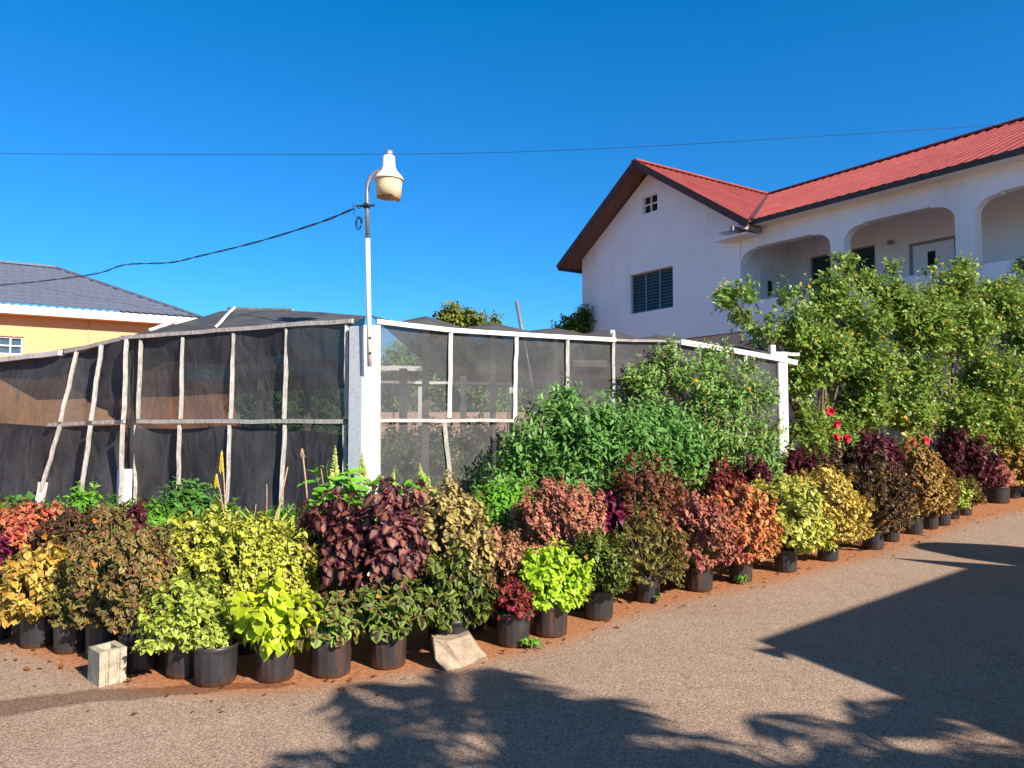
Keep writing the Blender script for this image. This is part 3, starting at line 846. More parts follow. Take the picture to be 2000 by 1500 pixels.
# green vegetables and herbs behind the coleus
GV = 'leafy green plants in front of the net'
GREEN = [
 ('green pepper plant with big pale leaf above the orange red coleus', 40, 8.2, 965, 42, 1040, 'veggreen', .16, 'mid'),
 ('thin green seedling curling up in front of the white kerb', 165, 8.0, 952, 30, 1030, 'freshgreen', .12, 'lance'),
 ('leafy tomato plant beside the wide white post', 235, 7.7, 972, 52, 1040, 'veggreen', .13, 'lance'),
 ('tall tomato plant with curling tops in front of the net', 375, 7.4, 938, 48, 1040, 'veggreen', .14, 'lance'),
 ('low tomato plant between the tall tomato and the aloe', 310, 7.2, 985, 46, 1050, 'freshgreen', .11, 'lance'),
 ('low feathery green herb in front of the tomato plants', 300, 6.8, 1015, 50, 1080, 'freshgreen', .07, 'lance'),
 ('tomato plant in front of the lower net beside the aloe stalks', 440, 7.6, 980, 38, 1040, 'veggreen', .13, 'lance'),
 ('dark green vine low in front of the net past the aloe', 560, 7.3, 985, 46, 1040, 'veggreen', .12, 'lance'),
    ('low green plant between the seedling and the tall white post', 195, 7.6, 990, 40, 1050, 'veggreen', .11, 'lance'),
    ('broad green leaves at the photo edge in front of the white kerb', 5, 8.4, 985, 40, 1050, 'freshgreen', .14, 'lance'),
    ('low green plant between the curling seedling and the pale pepper leaf', 105, 8.0, 985, 40, 1040, 'veggreen', .12, 'lance'),
    ('dark green leafy plant under the tan aloe seed stalk', 610, 7.2, 985, 44, 1060, 'veggreen', .12, 'lance'),
 ('bright green leafy herb between cream purple and salmon coleus', 960, 7.2, 945, 42, 1050, 'freshgreen', .1, 'lance'),
 ('pale green leafy herb at the foot of the big green bush', 1020, 7.6, 940, 34, 1050, 'freshgreen', .11, 'lance'),
]
for (lb, px, d, top, hw, bot, var, Ls, tm) in GREEN:
    plant(lb, px, d, top, hw * 1.3, bot + 15, var, Ls * .85, tm, None, cover=2.6, droop=.5, name='leafy_plant', cat='plant', group=GV, stem='stemgreen', flat=.1)

for (lb, px, py, hw) in (('tiny green weed at the foot of the dark red coleus pot', 1036, 1268, 10), ('tiny green weed at the foot of the orange coleus pot', 1445, 1141, 12), ('tiny weed between the pink and olive yellow coleus pots', 1275, 1176, 9)):
    d = gp(px, py).y
    plant(lb, px, d, py - 16, hw, py - 1, 'freshgreen', .028, 'low', None, cover=1.2, name='weed', cat='weed', group='weeds at the pots', stem='stemgreen', pairs=3)

# amaranth with green spikes
rng = np.random.default_rng(55)
for lb, px, d, top, hw, pts in (
    ('green amaranth with broad leaves and a tall spike beside the white pillar', 668, 6.3, 908, 66, [(655, 870, 64)]),
    ('green amaranth with two pale spikes in front of the white pillar', 735, 6.5, 925, 60, [(706, 882, 48), (748, 930, 30)]),
    ('green amaranth with drooping pale spikes above the cream purple coleus', 812, 6.7, 940, 52, [(770, 915, 45), (820, 905, 50), (838, 930, 36)])):
    r = plant(lb, px, d, top, hw, 1010, 'freshgreen', .21, 'lanceb', None, cover=1.9, droop=.55, pairs=4, name='amaranth', cat='plant', group='amaranth by the pillar', stem='stemgreen', flat=.1)
    r.rotation_euler.z = 0
    for (sx, sy, hh) in pts:
        p = at(sx, sy, d); h = hh * d / F
        m = 170; t = rng.uniform(0, 1, m) ** .8; a = rng.uniform(0, 6.28, m)
        lx = rng.uniform(-.15, .15)
        O = np.stack([p.x - r.location.x + lx * h * (t - 1), np.zeros(m), p.z - h * 1.1 + t * h * 1.1], -1)
        Fd = np.stack([np.cos(a), np.sin(a), np.full(m, .5)], -1)
        link('flower_spike', leaves_mesh('flower_spike', O, Fd, np.tile([SUN_AZ[0], SUN_AZ[1], .7], (m, 1)) + np.stack([np.cos(a), np.sin(a), np.zeros(m)], -1) * .5, .046 * (1.12 - t), np.zeros(m), 'low', rng), VAR['spikegreen'], r)


# aloe: rosettes and flower stalks
def aloe(label, px, d, n, ln, stalks, seed, cat='aloe', grp='aloes beside the yellow lime coleus'):
    rng = np.random.default_rng(seed)
    X = at(px, 822, d).x
    root = thing('aloe', label, cat, (X, d, 0), 0, grp)
    a = np.arange(n) * 2.39996; el = rng.uniform(.8, 2.6, n)
    Fd = np.stack([np.cos(a), np.sin(a), el], -1)
    O = np.stack([np.cos(a) * .03, np.sin(a) * .03, np.full(n, .12)], -1)
    link('leaf_rosette', leaves_mesh('leaf_rosette', O, Fd, np.stack([-np.cos(a), -np.sin(a), np.full(n, .3)], -1), ln * rng.uniform(.75, 1.1, n), np.zeros(n), 'blade', rng, 1.7), VAR['aloe'], root)
    m = MB(); m.tube([(0, 0, -.02), (0, 0, .16)], .03, 8, .02); m.build('stem', M['stemgreen'], root)
    for (bx, tx, ty, r, bloom) in stalks:
        b = at(bx, 1010, d); t = at(tx, ty, d)
        m = MB()
        m.tube([(0, 0, .1), (b.x - X, 0, b.z), ((b.x + t.x) / 2 - X + .004, 0, (b.z + t.z) / 2), (t.x - X, 0, t.z)], r, 6, r * .7)
        st = m.build('flower_stalk', M['spike_dry'], root)
        if bloom:
            nb, hb, mat = bloom
            hb_ = hb * d / F
            q = MB()
            for k in range(nb):
                f = k / nb; an = k * 2.39996
                rr = .022 * (1.1 - f * .8)
                z = t.z - hb_ + f * hb_
                q.tube([(t.x - X, 0, z), (t.x - X + math.cos(an) * rr * .8, math.sin(an) * rr * .8, z - .004), (t.x - X + math.cos(an) * rr, math.sin(an) * rr, z - .03)], .0045, 5, .003)
            q.build('flower', mat, st)
aloe('aloe with the tall yellow flower head in front of the dark net', 446, 6.6, 15, .72, [(441, 433, 880, .008, (46, 40, M['aloe_yellow'])), (438, 423, 925, .006, (24, 24, M['aloe_yellow'])), (452, 422, 968, .004, None)], 1)
aloe('aloe with bare dry stalks behind the yellow lime clump', 505, 6.2, 22, .86, [(520, 521, 946, .005, None), (496, 500, 985, .004, None), (540, 562, 912, .007, None)], 2)
aloe('aloe with a tall tan seed stalk beside the amaranth', 585, 6.2, 18, .8, [(603, 590, 876, .009, (14, 12, M['spike_dry'])), (640, 627, 915, .005, None)], 3)
# spider plant
for k, (px, d, lb) in enumerate(((530, 6.1, 'grassy spider plant with arching pale blades between aloe and purple coleus'), (575, 6.0, 'grassy spider plant touching the dark purple coleus'))):
    rng = np.random.default_rng(70 + k)
    X = at(px, 822, d).x; n = 70
    root = thing('spider_plant', lb, 'plant', (X, d, 0), 0, 'grassy plants by the aloes')
    a = rng.uniform(0, 6.28, n)
    Fd = np.stack([np.cos(a), np.sin(a), rng.uniform(1, 2.4, n)], -1)
    O = np.stack([np.cos(a) * .04, np.sin(a) * .04, np.full(n, .56)], -1)
    link('blades', leaves_mesh('blades', O, Fd, np.stack([-np.cos(a), -np.sin(a), np.full(n, .5)], -1), rng.uniform(.3, .5, n), np.zeros(n), 'blade', rng, 1.0), VAR['lime'], root)
    m = MB(); m.tube([(0, 0, -.02), (0, 0, .58)], .05, 8, .045); m.build('stem', M['stemgreen'], root)

# concrete block: hollow, grooved end
def conc_block():
    b0 = gp(193, 1343); b1 = gp(240, 1332); b2 = gp(171, 1322)
    root = thing('concrete_block', 'pale hollow concrete block standing on end at the driveway edge', 'block', (b0.x, b0.y, 0), math.atan2(b1.y - b0.y, b1.x - b0.x))
    w, dp, h = .155, .2, .205
    m = MB()
    # front wall with grooves
    xs = [0, .035, .042, .05, .058, .066, .1, .107, .115, .122, w]
    ys = [0, 0, .012, .012, .0, 0, 0, .012, .012, 0, 0]
    out = [(x, y) for x, y in zip(xs, ys)] + [(w, dp), (0, dp)]
    inn = [(.035, .05), (w - .035, .05), (w - .035, dp - .03), (.035, dp - .03)]
    n = len(out)
    vs = [(x, y, 0) for x, y in out] + [(x, y, h + (.004 if i % 3 else -.004)) for i, (x, y) in enumerate(out)]
    fs = [(k, (k + 1) % n, n + (k + 1) % n, n + k) for k in range(n)]
    i0 = len(vs)
    vs += [(x, y, h) for x, y in inn] + [(x, y, h - .12) for x, y in inn]
    fs += [(i0, i0 + 1, i0 + 5, i0 + 4), (i0 + 1, i0 + 2, i0 + 6, i0 + 5), (i0 + 2, i0 + 3, i0 + 7, i0 + 6), (i0 + 3, i0, i0 + 4, i0 + 7), (i0 + 4, i0 + 5, i0 + 6, i0 + 7)]
    T = lambda k: n + k
    fs += [tuple([T(k) for k in range(0, n - 2)] + [i0 + 1, i0]), (T(n - 3), T(n - 2), i0 + 2, i0 + 1), (T(n - 2), T(n - 1), i0 + 3, i0 + 2), (T(n - 1), T(0), i0, i0 + 3)]
    fs.append(tuple(range(n - 1, -1, -1)))
    m.add(vs, fs)
    m.build('block_body', M['block'], root)
conc_block()
def slab():
    p = [gp(872, 1312), gp(955, 1290), gp(918, 1248), gp(850, 1272)]
    root = thing('broken_slab', 'broken tan stone slab with chipped slanting edge between black pots', 'stone slab', tuple(p[0]))
    d = p[0].y
    bot = [p[0], p[1], p[1] + Vector((-.02, .14, 0)), p[0] + Vector((-.07, .16, 0))]
    tp = [at(858, 1262, d + .02), at(876, 1250, d + .03), at(905, 1240, d + .08), at(930, 1262, d + .1), at(948, 1284, d + .12)]
    # front outline (slanting) and its back copy
    fr = [p[0], gp(905, 1305), gp(953, 1292), at(950, 1282, d + .15), at(932, 1262, d + .14), at(918, 1240, d + .13), at(895, 1246, d + .09), at(872, 1252, d + .05), at(846, 1248, d + .04), at(850, 1290, d + .01)]
    off = Vector((-.02, .13, 0))
    rs = random.Random(5)
    bk = [q + off + Vector((rs.uniform(-.02, .02), rs.uniform(-.01, .02), rs.uniform(-.015, .01) if q.z > .02 else 0)) for q in fr]
    n = len(fr)
    vs = [q - p[0] for q in fr] + [q - p[0] for q in bk]
    vs = [(v.x, v.y, max(v.z, 0)) for v in vs]
    fs = [tuple(range(n)), tuple(range(2 * n - 1, n - 1, -1))] + [(k, k + n, (k + 1) % n + n, (k + 1) % n) for k in range(n)]
    m = MB(); m.add(vs, fs); m.build('slab_body', M['slab'], root, bevel=.006)
slab()

# ================================================================== SHADE HOUSE
SHC = Vector((-1.55, 8.02, 0))
sh = thing('shade_house', 'plant nursery shade house of dark net on pale timber frame', 'shade house', tuple(SHC))
def net_patch(grid, name, amp, seed, res=(40, 24), mat='net'):
    """grid: rows of control points (bilinear between); wrinkled cloth"""
    G = np.array([[tuple(p) for p in row] for row in grid])
    r, c, _ = G.shape
    u = np.linspace(0, c - 1, res[0]); v = np.linspace(0, r - 1, res[1])
    iu = np.minimum(u.astype(int), c - 2); fu = (u - iu)[None, :, None]
    iv = np.minimum(v.astype(int), r - 2); fv = (v - iv)[:, None, None]
    P = (G[iv][:, iu] * (1 - fu) + G[iv][:, iu + 1] * fu) * (1 - fv) + (G[iv + 1][:, iu] * (1 - fu) + G[iv + 1][:, iu + 1] * fu) * fv
    rg = np.random.default_rng(seed)
    UU, VV = np.meshgrid(np.linspace(0, 1, res[0]), np.linspace(0, 1, res[1]))
    w = np.zeros_like(UU)
    for k in range(14):
        a, b, ph = rg.normal(0, 14), rg.normal(0, 9), rg.uniform(0, 6.28)
        w += np.sin(a * UU + b * VV + ph) / (1 + .08 * (abs(a) + abs(b)))
    w = np.sign(w) * np.abs(w) ** .8
    e1 = P[0, -1] - P[0, 0]; e2 = P[-1, 0] - P[0, 0]
    n = np.cross(e1, e2); n /= np.linalg.norm(n)
    P = P + n * (w * amp)[..., None]
    nx, ny = res
    ii = np.arange(ny - 1)[:, None] * nx + np.arange(nx - 1)[None, :]
    q = np.stack([ii, ii + 1, ii + nx + 1, ii + nx], -1).reshape(-1, 4)
    me = np_mesh(name, P.reshape(-1, 3) - np.array(SHC), q.ravel(), np.full(len(q), 4))
    return link(name, me, M[mat], sh)
def batten(p0, p1, w=.05, h=.03, mat='timber', name='batten', n=6, jit=.006, up=(0, 1, 0)):
    m = MB(); m.bar(Vector(p0) - SHC, Vector(p1) - SHC, w, h, up, n, jit)
    return m.build(name, M[mat], sh)
# depths along the walls
def dl1(px):   # front section, left of the pillar
    a, b = Vector((-1.72, 8.02)), Vector((-4.80, 9.62)); u = (px - 1000) / F
    k = (u * a.y - a.x) / ((b.x - a.x) - u * (b.y - a.y)); return a.y + k * (b.y - a.y)
def dl2(px):
    a, b = Vector((-4.85, 9.66)), Vector((-7.92, 11.8)); u = (px - 1000) / F
    k = (u * a.y - a.x) / ((b.x - a.x) - u * (b.y - a.y)); return a.y + k * (b.y - a.y)
def dr(px):
    a, b = Vector((-1.38, 8.02)), Vector((3.92, 11.2)); u = (px - 1000) / F
    k = (u * a.y - a.x) / ((b.x - a.x) - u * (b.y - a.y)); return a.y + k * (b.y - a.y)
OFF = .035       # battens sit outside the net
# pillar at the corner
m = MB()
rot = math.radians(24)
def pil(cx, cy, w, d, z0, z1, rz, mat, name, parent=sh, bev=.012):
    m = MB(); ca, sa_ = math.cos(rz), math.sin(rz)
    vs = []
    for z in (z0, z1):
        for (x, y) in ((-w/2, -d/2), (w/2, -d/2), (w/2, d/2), (-w/2, d/2)):
            vs.append((cx + x * ca - y * sa_ - SHC.x, cy + x * sa_ + y * ca - SHC.y, z))
    m.add(vs, [(3, 2, 1, 0), (4, 5, 6, 7), (0, 1, 5, 4), (1, 2, 6, 5), (2, 3, 7, 6), (3, 0, 4, 7)])
    return m.build(name, M[mat], parent, bevel=bev)
pil(-1.485, 8.06, .18, .26, 0, 2.60, math.radians(8), 'pillar', 'pillar')
pil(-1.622, 7.915, .15, .03, 0, 2.585, math.radians(-14), 'pillar_grey', 'cover_strip', bev=.004)
# front-left section
xs = [276, 358, 457, 561, 678]
top = {258: 657, 276: 656, 358: 651, 457: 643, 561: 634, 678: 627}
bot = {276: 264, 358: 348, 457: 444, 561: 549, 678: 674}
row_t = [at(x, y, dl1(x)) for x, y in ((262, 656), (357, 651), (457, 643), (560, 635), (690, 626))]
row_m = [at(x, 823, dl1(x)) for x in (262, 354, 450, 554, 690)]
row_b = [Vector((p.x, p.y, .3)) for p in row_m]
net_patch([row_t, row_m, row_b], 'shade_net', .022, 11, (80, 50), 'net_dense')
in_m = [at(x, y, dl1(x) + .25) for x, y in ((262, 835), (357, 838), (457, 832), (560, 838), (690, 850))]
net_patch([in_m, [Vector((p.x, p.y, .3)) for p in in_m]], 'inner_net', .06, 31, (60, 24), 'net_inner')
net_patch([[at(x, y, dl1(x) + .9) for x, y in ((230, 655), (357, 652), (457, 645), (560, 640))], [at(x, y, dl1(x) + .9) for x, y in ((230, 745), (330, 705), (457, 715), (560, 690))]], 'inner_net', .04, 32, (40, 16), 'net_inner')
f = lambda x, y, o=OFF: at(x, y, dl1(x) - o)
for x in xs:
    zt_ = f(x, top[x] + 8); md = f(x + (bot[x] - x) * .5, 818)
    batten(zt_, md, .04, .03)
    x2 = x + (bot[x] - x) * .52
    b = f(bot[x], 1000); 
    batten(f(x2 + random.uniform(-4, 2), 830), b, .04, .03, mat='timber')
batten(f(268, 823), f(672, 823), .045, .032, n=10)
tops = [f(255, 658), f(330, 653), f(430, 645), f(560, 635), f(690, 627)]
for a, b in zip(tops[:-1], tops[1:]): batten(a, b, .055, .045, name='top_rail', n=3, up=(0, 0, 1))
# wide white post between the sections
pw = at(254, 822, dl1(256) + .02)
pil(pw.x, pw.y - .1, .17, .08, 0, 1.0, math.radians(-10), 'pillar', 'post')
net_patch([[at(240, 660, dl2(243)), at(264, 656, dl1(262))], [at(238, 826, dl2(243)), at(264, 823, dl1(262))], [at(234, 990, dl2(243)), at(262, 990, dl1(262))]], 'shade_net', .012, 36, (12, 30), 'net_inner')
# angled section further away
row_t = [at(-140, 722, 12.7), at(0, 705, 11.8), at(150, 686, dl2(150)), at(243, 663, dl2(243))]
row_m = [at(-140, 832, 12.4), at(-20, 830, 11.6), at(120, 828, dl2(150) - .15), at(240, 825, dl2(243))]
row_b = [at(-160, 975, 12.0), at(-30, 968, 11.2), at(85, 985, 10.45), at(236, 990, dl2(243) - .1)]
net_patch([row_t, row_m, row_b], 'shade_net', .03, 12, (70, 40), 'net_dense')
net_patch([[at(-140, 830, 13.2), at(0, 826, 12.3), at(120, 835, 11.2), at(240, 830, 10.2)], [at(-140, 985, 12.9), at(0, 980, 12.0), at(120, 985, 10.9), at(240, 985, 10.1)]], 'inner_net', .05, 33, (50, 24), 'net_inner')
net_patch([[at(-140, 725, 13.3), at(0, 707, 12.3), at(80, 698, 11.6), at(150, 688, 11.1)], [at(-140, 735, 13.3), at(0, 738, 12.3), at(80, 742, 11.6), at(150, 725, 11.1)]], 'inner_net', .05, 34, (50, 16), 'net_inner')
net_patch([[at(140, 690, 11.0), at(240, 668, 10.1)], [at(140, 760, 11.0), at(240, 825, 10.1)]], 'inner_net', .05, 35, (24, 24), 'net_inner')
for (xt, yt, xm, ym, xb, yb, d0, d1) in ((150, 687, 118, 828, 80, 960, dl2(150), 10.5), (198, 674, 178, 826, 158, 965, dl2(198), 10.0), (248, 663, 241, 824, 236, 985, dl2(246), dl2(243) - .1)):
    dm = (d0 + d1) / 2 - .06
    batten(at(xt, yt, d0 - .1), at(xm, ym - 4, dm - .16), .045, .03)
    batten(at(xm - 1, ym + 5, dm - .16), at(xb, yb, d1 - .16), .045, .03)
batten(at(94, 830, 10.42), at(178, 826, 9.92), .045, .03); batten(at(178, 826, 9.92), at(243, 823, dl2(243) - .1), .045, .03)
tl = [at(-140, 720, 12.6), at(0, 703, 11.75), at(60, 696, 11.4)]
batten(tl[0], tl[1], .06, .06, 'timber_white', 'top_rail', up=(0, 0, 1)); batten(tl[1], at(118, 689, dl2(118) - .04), .06, .07, 'timber_white', 'top_rail', up=(0, 0, 1))
batten(at(130, 687, dl2(130) - .03), at(262, 657, dl2(250) - .03), .06, .05, 'timber', 'top_rail', up=(0, 0, 1))
batten(at(84, 942, 10.38), at(76, 1003, 10.33), .1, .06, 'timber_white', 'batten')
# low white kerb under the net
m = MB()
kp = [at(-200, 975, 12.3), at(0, 972, 11.2), at(75, 985, 10.6), at(240, 990, 9.75), Vector((-1.7, 8.1, .3))]
kp = [Vector((p.x, p.y, .0)) for p in kp]
for a, b in zip(kp[:-1], kp[1:]): m.bar(a - SHC + Vector((0, 0, .2)), b - SHC + Vector((0, 0, .2)), .14, .4)
m.build('kerb_wall', M['pillar'], sh)
# right-hand face
g = lambda x, y, o=OFF: at(x, y, dr(x) - o)
row_t = [at(x, y, dr(x)) for x, y in ((737, 629), (880, 645), (1008, 653), (1108, 659), (1198, 664), (1330, 672), (1520, 699))]
row_m = [at(x, 822, dr(x)) for x in (737, 880, 1008, 1108, 1198, 1330, 1520)]
row_b = [Vector((p.x, p.y, .2)) for p in row_m]
net_patch([row_t, row_m, row_b], 'shade_net', .006, 13, (110, 40))
batten(g(740, 634), g(740, 930), .035, .03)
batten(g(881, 650), g(878, 816), .042, .03, 'timber_white'); batten(g(868, 826), g(882, 965), .042, .03)
batten(g(1009, 658), g(1006, 818), .042, .03, 'timber_white'); batten(g(1006, 828), g(1008, 960), .042, .03)
batten(g(1109, 664), g(1107, 900), .042, .03); batten(g(1199, 648), g(1198, 960), .035, .03)
batten(g(1318, 672), g(1317, 900), .042, .03, 'timber_white'); batten(g(1456, 692), g(1456, 900), .042, .03, 'timber_white')
batten(g(738, 822), g(878, 822), .035, .03); batten(g(878, 822), g(1200, 819), .035, .03)
tr = [g(735, 628), g(800, 636), g(880, 645), g(1008, 653), g(1108, 659), g(1201, 664)]
for a, b in zip(tr[:-1], tr[1:]): batten(a, b, .055, .05, 'timber_white', 'top_rail', 2, .002, (0, 0, 1))
batten(g(1201, 664), g(1330, 668), .03, .03, 'timber_grey', 'top_rail', 4, .004, (0, 0, 1))
tr = [g(1328, 668), g(1425, 684), g(1520, 701), at(1555, 709, dr(1545) - .05)]
for a, b in zip(tr[:-1], tr[1:]): batten(a, b, .06, .07, 'timber_white', 'top_rail', 2, .002, (0, 0, 1))
batten(at(1512, 690, dr(1512) + .1), at(1560, 692, dr(1550)), .05, .05, 'timber', 'rail_end', up=(0, 0, 1))
batten(at(1196, 645, dr(1196) + .03), at(1196, 668, dr(1196) + .03), .05, .05, 'timber_white', 'post_top')
batten(at(1509, 674, dr(1509) + .1), at(1509, 700, dr(1509) + .1), .07, .05, 'timber_white', 'post_top')
pe = at(1523, 822, dr(1523) + .06)
pil(pe.x, pe.y, .17, .2, 0, at(1523, 694, dr(1523)).z, math.radians(20), 'pillar', 'pillar')
# roof net draped over inner posts
tz = lambda p, z: Vector((p.x, p.y, z))
fr_l = [at(-140, 722, 12.7), at(0, 704, 11.8), at(150, 685, dl2(150)), at(262, 655, 9.62), at(357, 650, dl1(357)), at(457, 642, dl1(457)), at(560, 634, dl1(560)), at(690, 626, 8.02)]
rd_l = [at(-60, 708, 16.5), at(90, 690, 15.5), at(235, 662, 13.5), at(330, 634, 12.2), at(432, 605, 11.2), at(500, 604, 10.8), at(575, 607, 10.3), at(715, 614, 9.0)]
bk_l = [Vector((p.x - 1.0, p.y + 4.0, 2.15)) for p in rd_l]
net_patch([fr_l, rd_l, bk_l], 'roof_net', .012, 14, (90, 30), 'net_roof')
fr_r = [at(737, 627, 8.05), at(780, 632, dr(780)), at(830, 638, dr(830)), at(905, 646, dr(905)), at(960, 650, dr(960)), at(1030, 655, dr(1030)), at(1085, 658, dr(1085)), at(1150, 661, dr(1150)), at(1195, 662, dr(1195)), at(1262, 666, dr(1262)), at(1290, 668, dr(1290)), at(1520, 697, dr(1520))]
rd_r = [at(722, 614, 9.0), at(778, 627, 9.4), at(832, 615, 9.5), at(905, 638, 10.2), at(963, 629, 10.3), at(1030, 646, 10.8), at(1086, 640, 10.9), at(1140, 652, 11.2), at(1190, 643, 11.4), at(1248, 660, 11.8), at(1284, 652, 12), at(1490, 680, 13)]
bk_r = [Vector((p.x + .6, p.y + 4.5, 2.25)) for p in rd_r]
net_patch([fr_r, rd_r, bk_r], 'roof_net', .006, 15, (110, 24), 'net_roof')
for (px, py, d) in ((832, 617, 9.5), (963, 631, 10.3), (1086, 642, 10.9), (1284, 654, 12)):
    p = at(px, py, d)
    batten(Vector((p.x, p.y, 0)), p - Vector((0, 0, .03)), .08, .08, 'timber_grey', 'inner_post')
batten(at(424, 636, 9.15), at(457, 601, 10.7), .05, .03, 'timber_white', 'roof_batten'); batten(at(445, 603, 11.1), at(572, 606, 10.35), .04, .04, 'timber_grey', 'roof_batten')
batten(at(292, 645, 11.6), at(345, 627, 12.1), .05, .03, 'timber_white', 'roof_batten')
# inner frame seen through the net
for (px, d, zt_) in ((787, 10.2, 2.3), (905, 12.8, 2.35), (822, 14.6, 2.25), (1000, 14.9, 2.3), (1085, 13, 2.2), (600, 11.5, 2.25), (508, 13.2, 2.3), (1215, 14.2, 2.3)):
    p = at(px, 822, d)
    batten(tz(p, 0), tz(p, zt_), .1, .08, 'timber_grey' if d < 12 else 'timber_white', 'inner_post')
batten(at(640, 745, 14.4), at(1000, 750, 15.0), .06, .05, 'timber_white', 'inner_beam', up=(0, 0, 1))
batten(at(300, 715, 13.4), at(555, 718, 12.6), .06, .1, 'timber_white', 'inner_beam', up=(0, 0, 1))
batten(at(740, 719, 12.6), at(830, 720, 12.6), .05, .08, 'timber_white', 'inner_beam', up=(0, 0, 1))
batten(at(870, 719, 12.8), at(1190, 738, 13.4), .06, .07, 'timber_brown', 'inner_beam', up=(0, 0, 1))
batten(at(1120, 709, 13.5), at(1185, 711, 13.5), .06, .12, 'timber_white', 'inner_beam', up=(0, 0, 1))
batten(at(560, 700, 11.6), at(655, 712, 11.9), .06, .1, 'timber_brown', 'inner_beam', up=(0, 0, 1))
# a loose piece of net hanging inside
net_patch([[at(575, 690, 11.0), at(640, 700, 10.8), at(690, 725, 10.4)], [at(600, 760, 11.0), at(660, 800, 10.8), at(690, 830, 10.4)]], 'hanging_net', .02, 16, (16, 12))
net_patch([[at(735, 745, 10.6), at(800, 730, 10.8), at(850, 700, 11)], [at(735, 790, 10.6), at(790, 765, 10.8), at(850, 715, 11)]], 'hanging_net', .02, 17, (16, 10))

# block wall and growth behind the shade house
bw = thing('block_wall', 'low pinkish block wall seen through the net behind the shade house', 'wall', (at(740, 822, 16.5).x, 16.5, 0), math.radians(6))
m = MB()
for i in range(14):
    for j in range(4):
        m.box(i * .62 + (j % 2) * .31 - .6, i * .62 + (j % 2) * .31 - .012, 0, .15, j * .45, j * .45 + .438)
m.build('blocks', plain('pink_block', (.5, .33, .26), .9, var=.2, scale=6), bw)
gw = thing('garden_wall', 'brownish orange garden wall seen through the net beyond the shade house', 'wall', (at(290, 822, 20.5).x, 20.5, 0), math.radians(12))
m = MB(); m.box(-.2, 2.25, 0, .2, 0, 2.68); m.build('wall_body', M['wall_brown'], gw)
m = MB(); m.box(1.9, 2.3, -.06, .26, 2.682, 2.76); m.build('coping', M['wall_orange'], gw)
HB = 'green bushes growing behind the shade house'
for k, (px, py, r, d, lb) in enumerate(((520, 775, 75, 18, 'rounded green bush seen through the net beside the garden wall'), (620, 800, 70, 18.5, 'low green bush seen through the net near the pillar'),
        (800, 735, 85, 19, 'green bush seen through the net just past the white pillar'), (920, 735, 85, 19, 'yellowish green bush behind the block wall'),
        (1040, 730, 80, 20, 'green bush behind the wall under the leaning pole'), (1150, 735, 80, 20, 'green bush seen through the net nearest the white house'))):
    c = at(px, py, d)
    shrub('wild_bush', lb, 'bush', (c.x, d, 0), [blob_px(px, py, r, d), blob_px(px + 20, py + 70, r * .9, d)], 'hedge', .16, 'lance', 34, .5, 10, 300 + k, HB, trunk_r=.025)
IN = 'plants growing inside the shade house'
for k, (px, py, r, d, lb) in enumerate(((770, 880, 52, 9.9, 'shaded green plant under the net beside the pillar'), (850, 870, 52, 10.6, 'shaded green plant under the net behind the slanting batten'), (940, 860, 52, 11.2, 'shaded green plant under the net next to the big green bush'),
        (400, 880, 48, 11.6, 'dim plant under the net behind the aloe flower'), (620, 900, 52, 9.9, 'dim dark plant under the net left by the pillar'))):
    c = at(px, py, d)
    lb = lb.replace(' left by', ' close to')
    shrub('nursery_plant', lb, 'plant', (c.x, d, 0), [blob_px(px, py, r, d), blob_px(px, py + 60, r, d)], 'hedge', .13, 'lance', 48, .35, 9, 330 + k, IN, trunk_r=.015)

# ================================================================== GREEN BUSHES
BG = 'big green bushes in front of the net'
shrub('bush', 'big dense dark green bush with lance leaves covering the lower net', 'bush', (at(1130, 822, 8.35).x, 8.35, 0),
      [blob_px(1040, 870, 62, 8.1), blob_px(1090, 820, 60, 8.3, .9), blob_px(1100, 770, 34, 8.5, .7), blob_px(1150, 850, 80, 8.2), blob_px(1190, 820, 50, 8.4), blob_px(1230, 860, 80, 8.4), blob_px(1310, 870, 75, 8.7),
       blob_px(1000, 925, 48, 8.0), blob_px(1110, 930, 70, 8.0), blob_px(1230, 940, 70, 8.2), blob_px(1330, 850, 60, 8.9), blob_px(1290, 810, 45, 8.9, .8)],
      'bushgreen', .1, 'lance', 84, .26, 8, 401, BG, trunk_r=.022, inner=.45, up=.5, droop=.25)
shrub('bush', 'wispy taller bush with fine leaves and orange flowers against the white end post', 'bush', (at(1400, 822, 9.5).x, 9.5, 0),
      [blob_px(1260, 745, 48, 9.6), blob_px(1310, 720, 48, 9.7, .8), blob_px(1300, 690, 26, 9.8, .6), blob_px(1370, 745, 65, 9.6), blob_px(1400, 705, 36, 9.8, .7), blob_px(1440, 770, 62, 9.6), blob_px(1490, 760, 36, 9.8, .7), blob_px(1400, 830, 80, 9.4),
       blob_px(1470, 850, 60, 9.5, .8), blob_px(1360, 900, 70, 9.3), blob_px(1440, 915, 62, 9.3), blob_px(1500, 900, 40, 9.5, .6), blob_px(1230, 760, 35, 9.8), blob_px(1312, 672, 20, 9.8, .5), blob_px(1378, 682, 24, 9.8, .5), blob_px(1425, 680, 18, 9.8, .5), blob_px(1465, 715, 30, 9.8, .5), blob_px(1505, 830, 34, 9.8, .6), blob_px(1505, 780, 26, 9.8, .4)],
      'feathergreen', .085, 'lance', 62, .26, 9, 402, BG, trunk_r=.02, inner=.45, up=.7, droop=.1,
      flowers=(M['orange_flower'], 6, .025, lambda O: (O[:, 1] < 9.4) & (O[:, 2] > 1.0)))

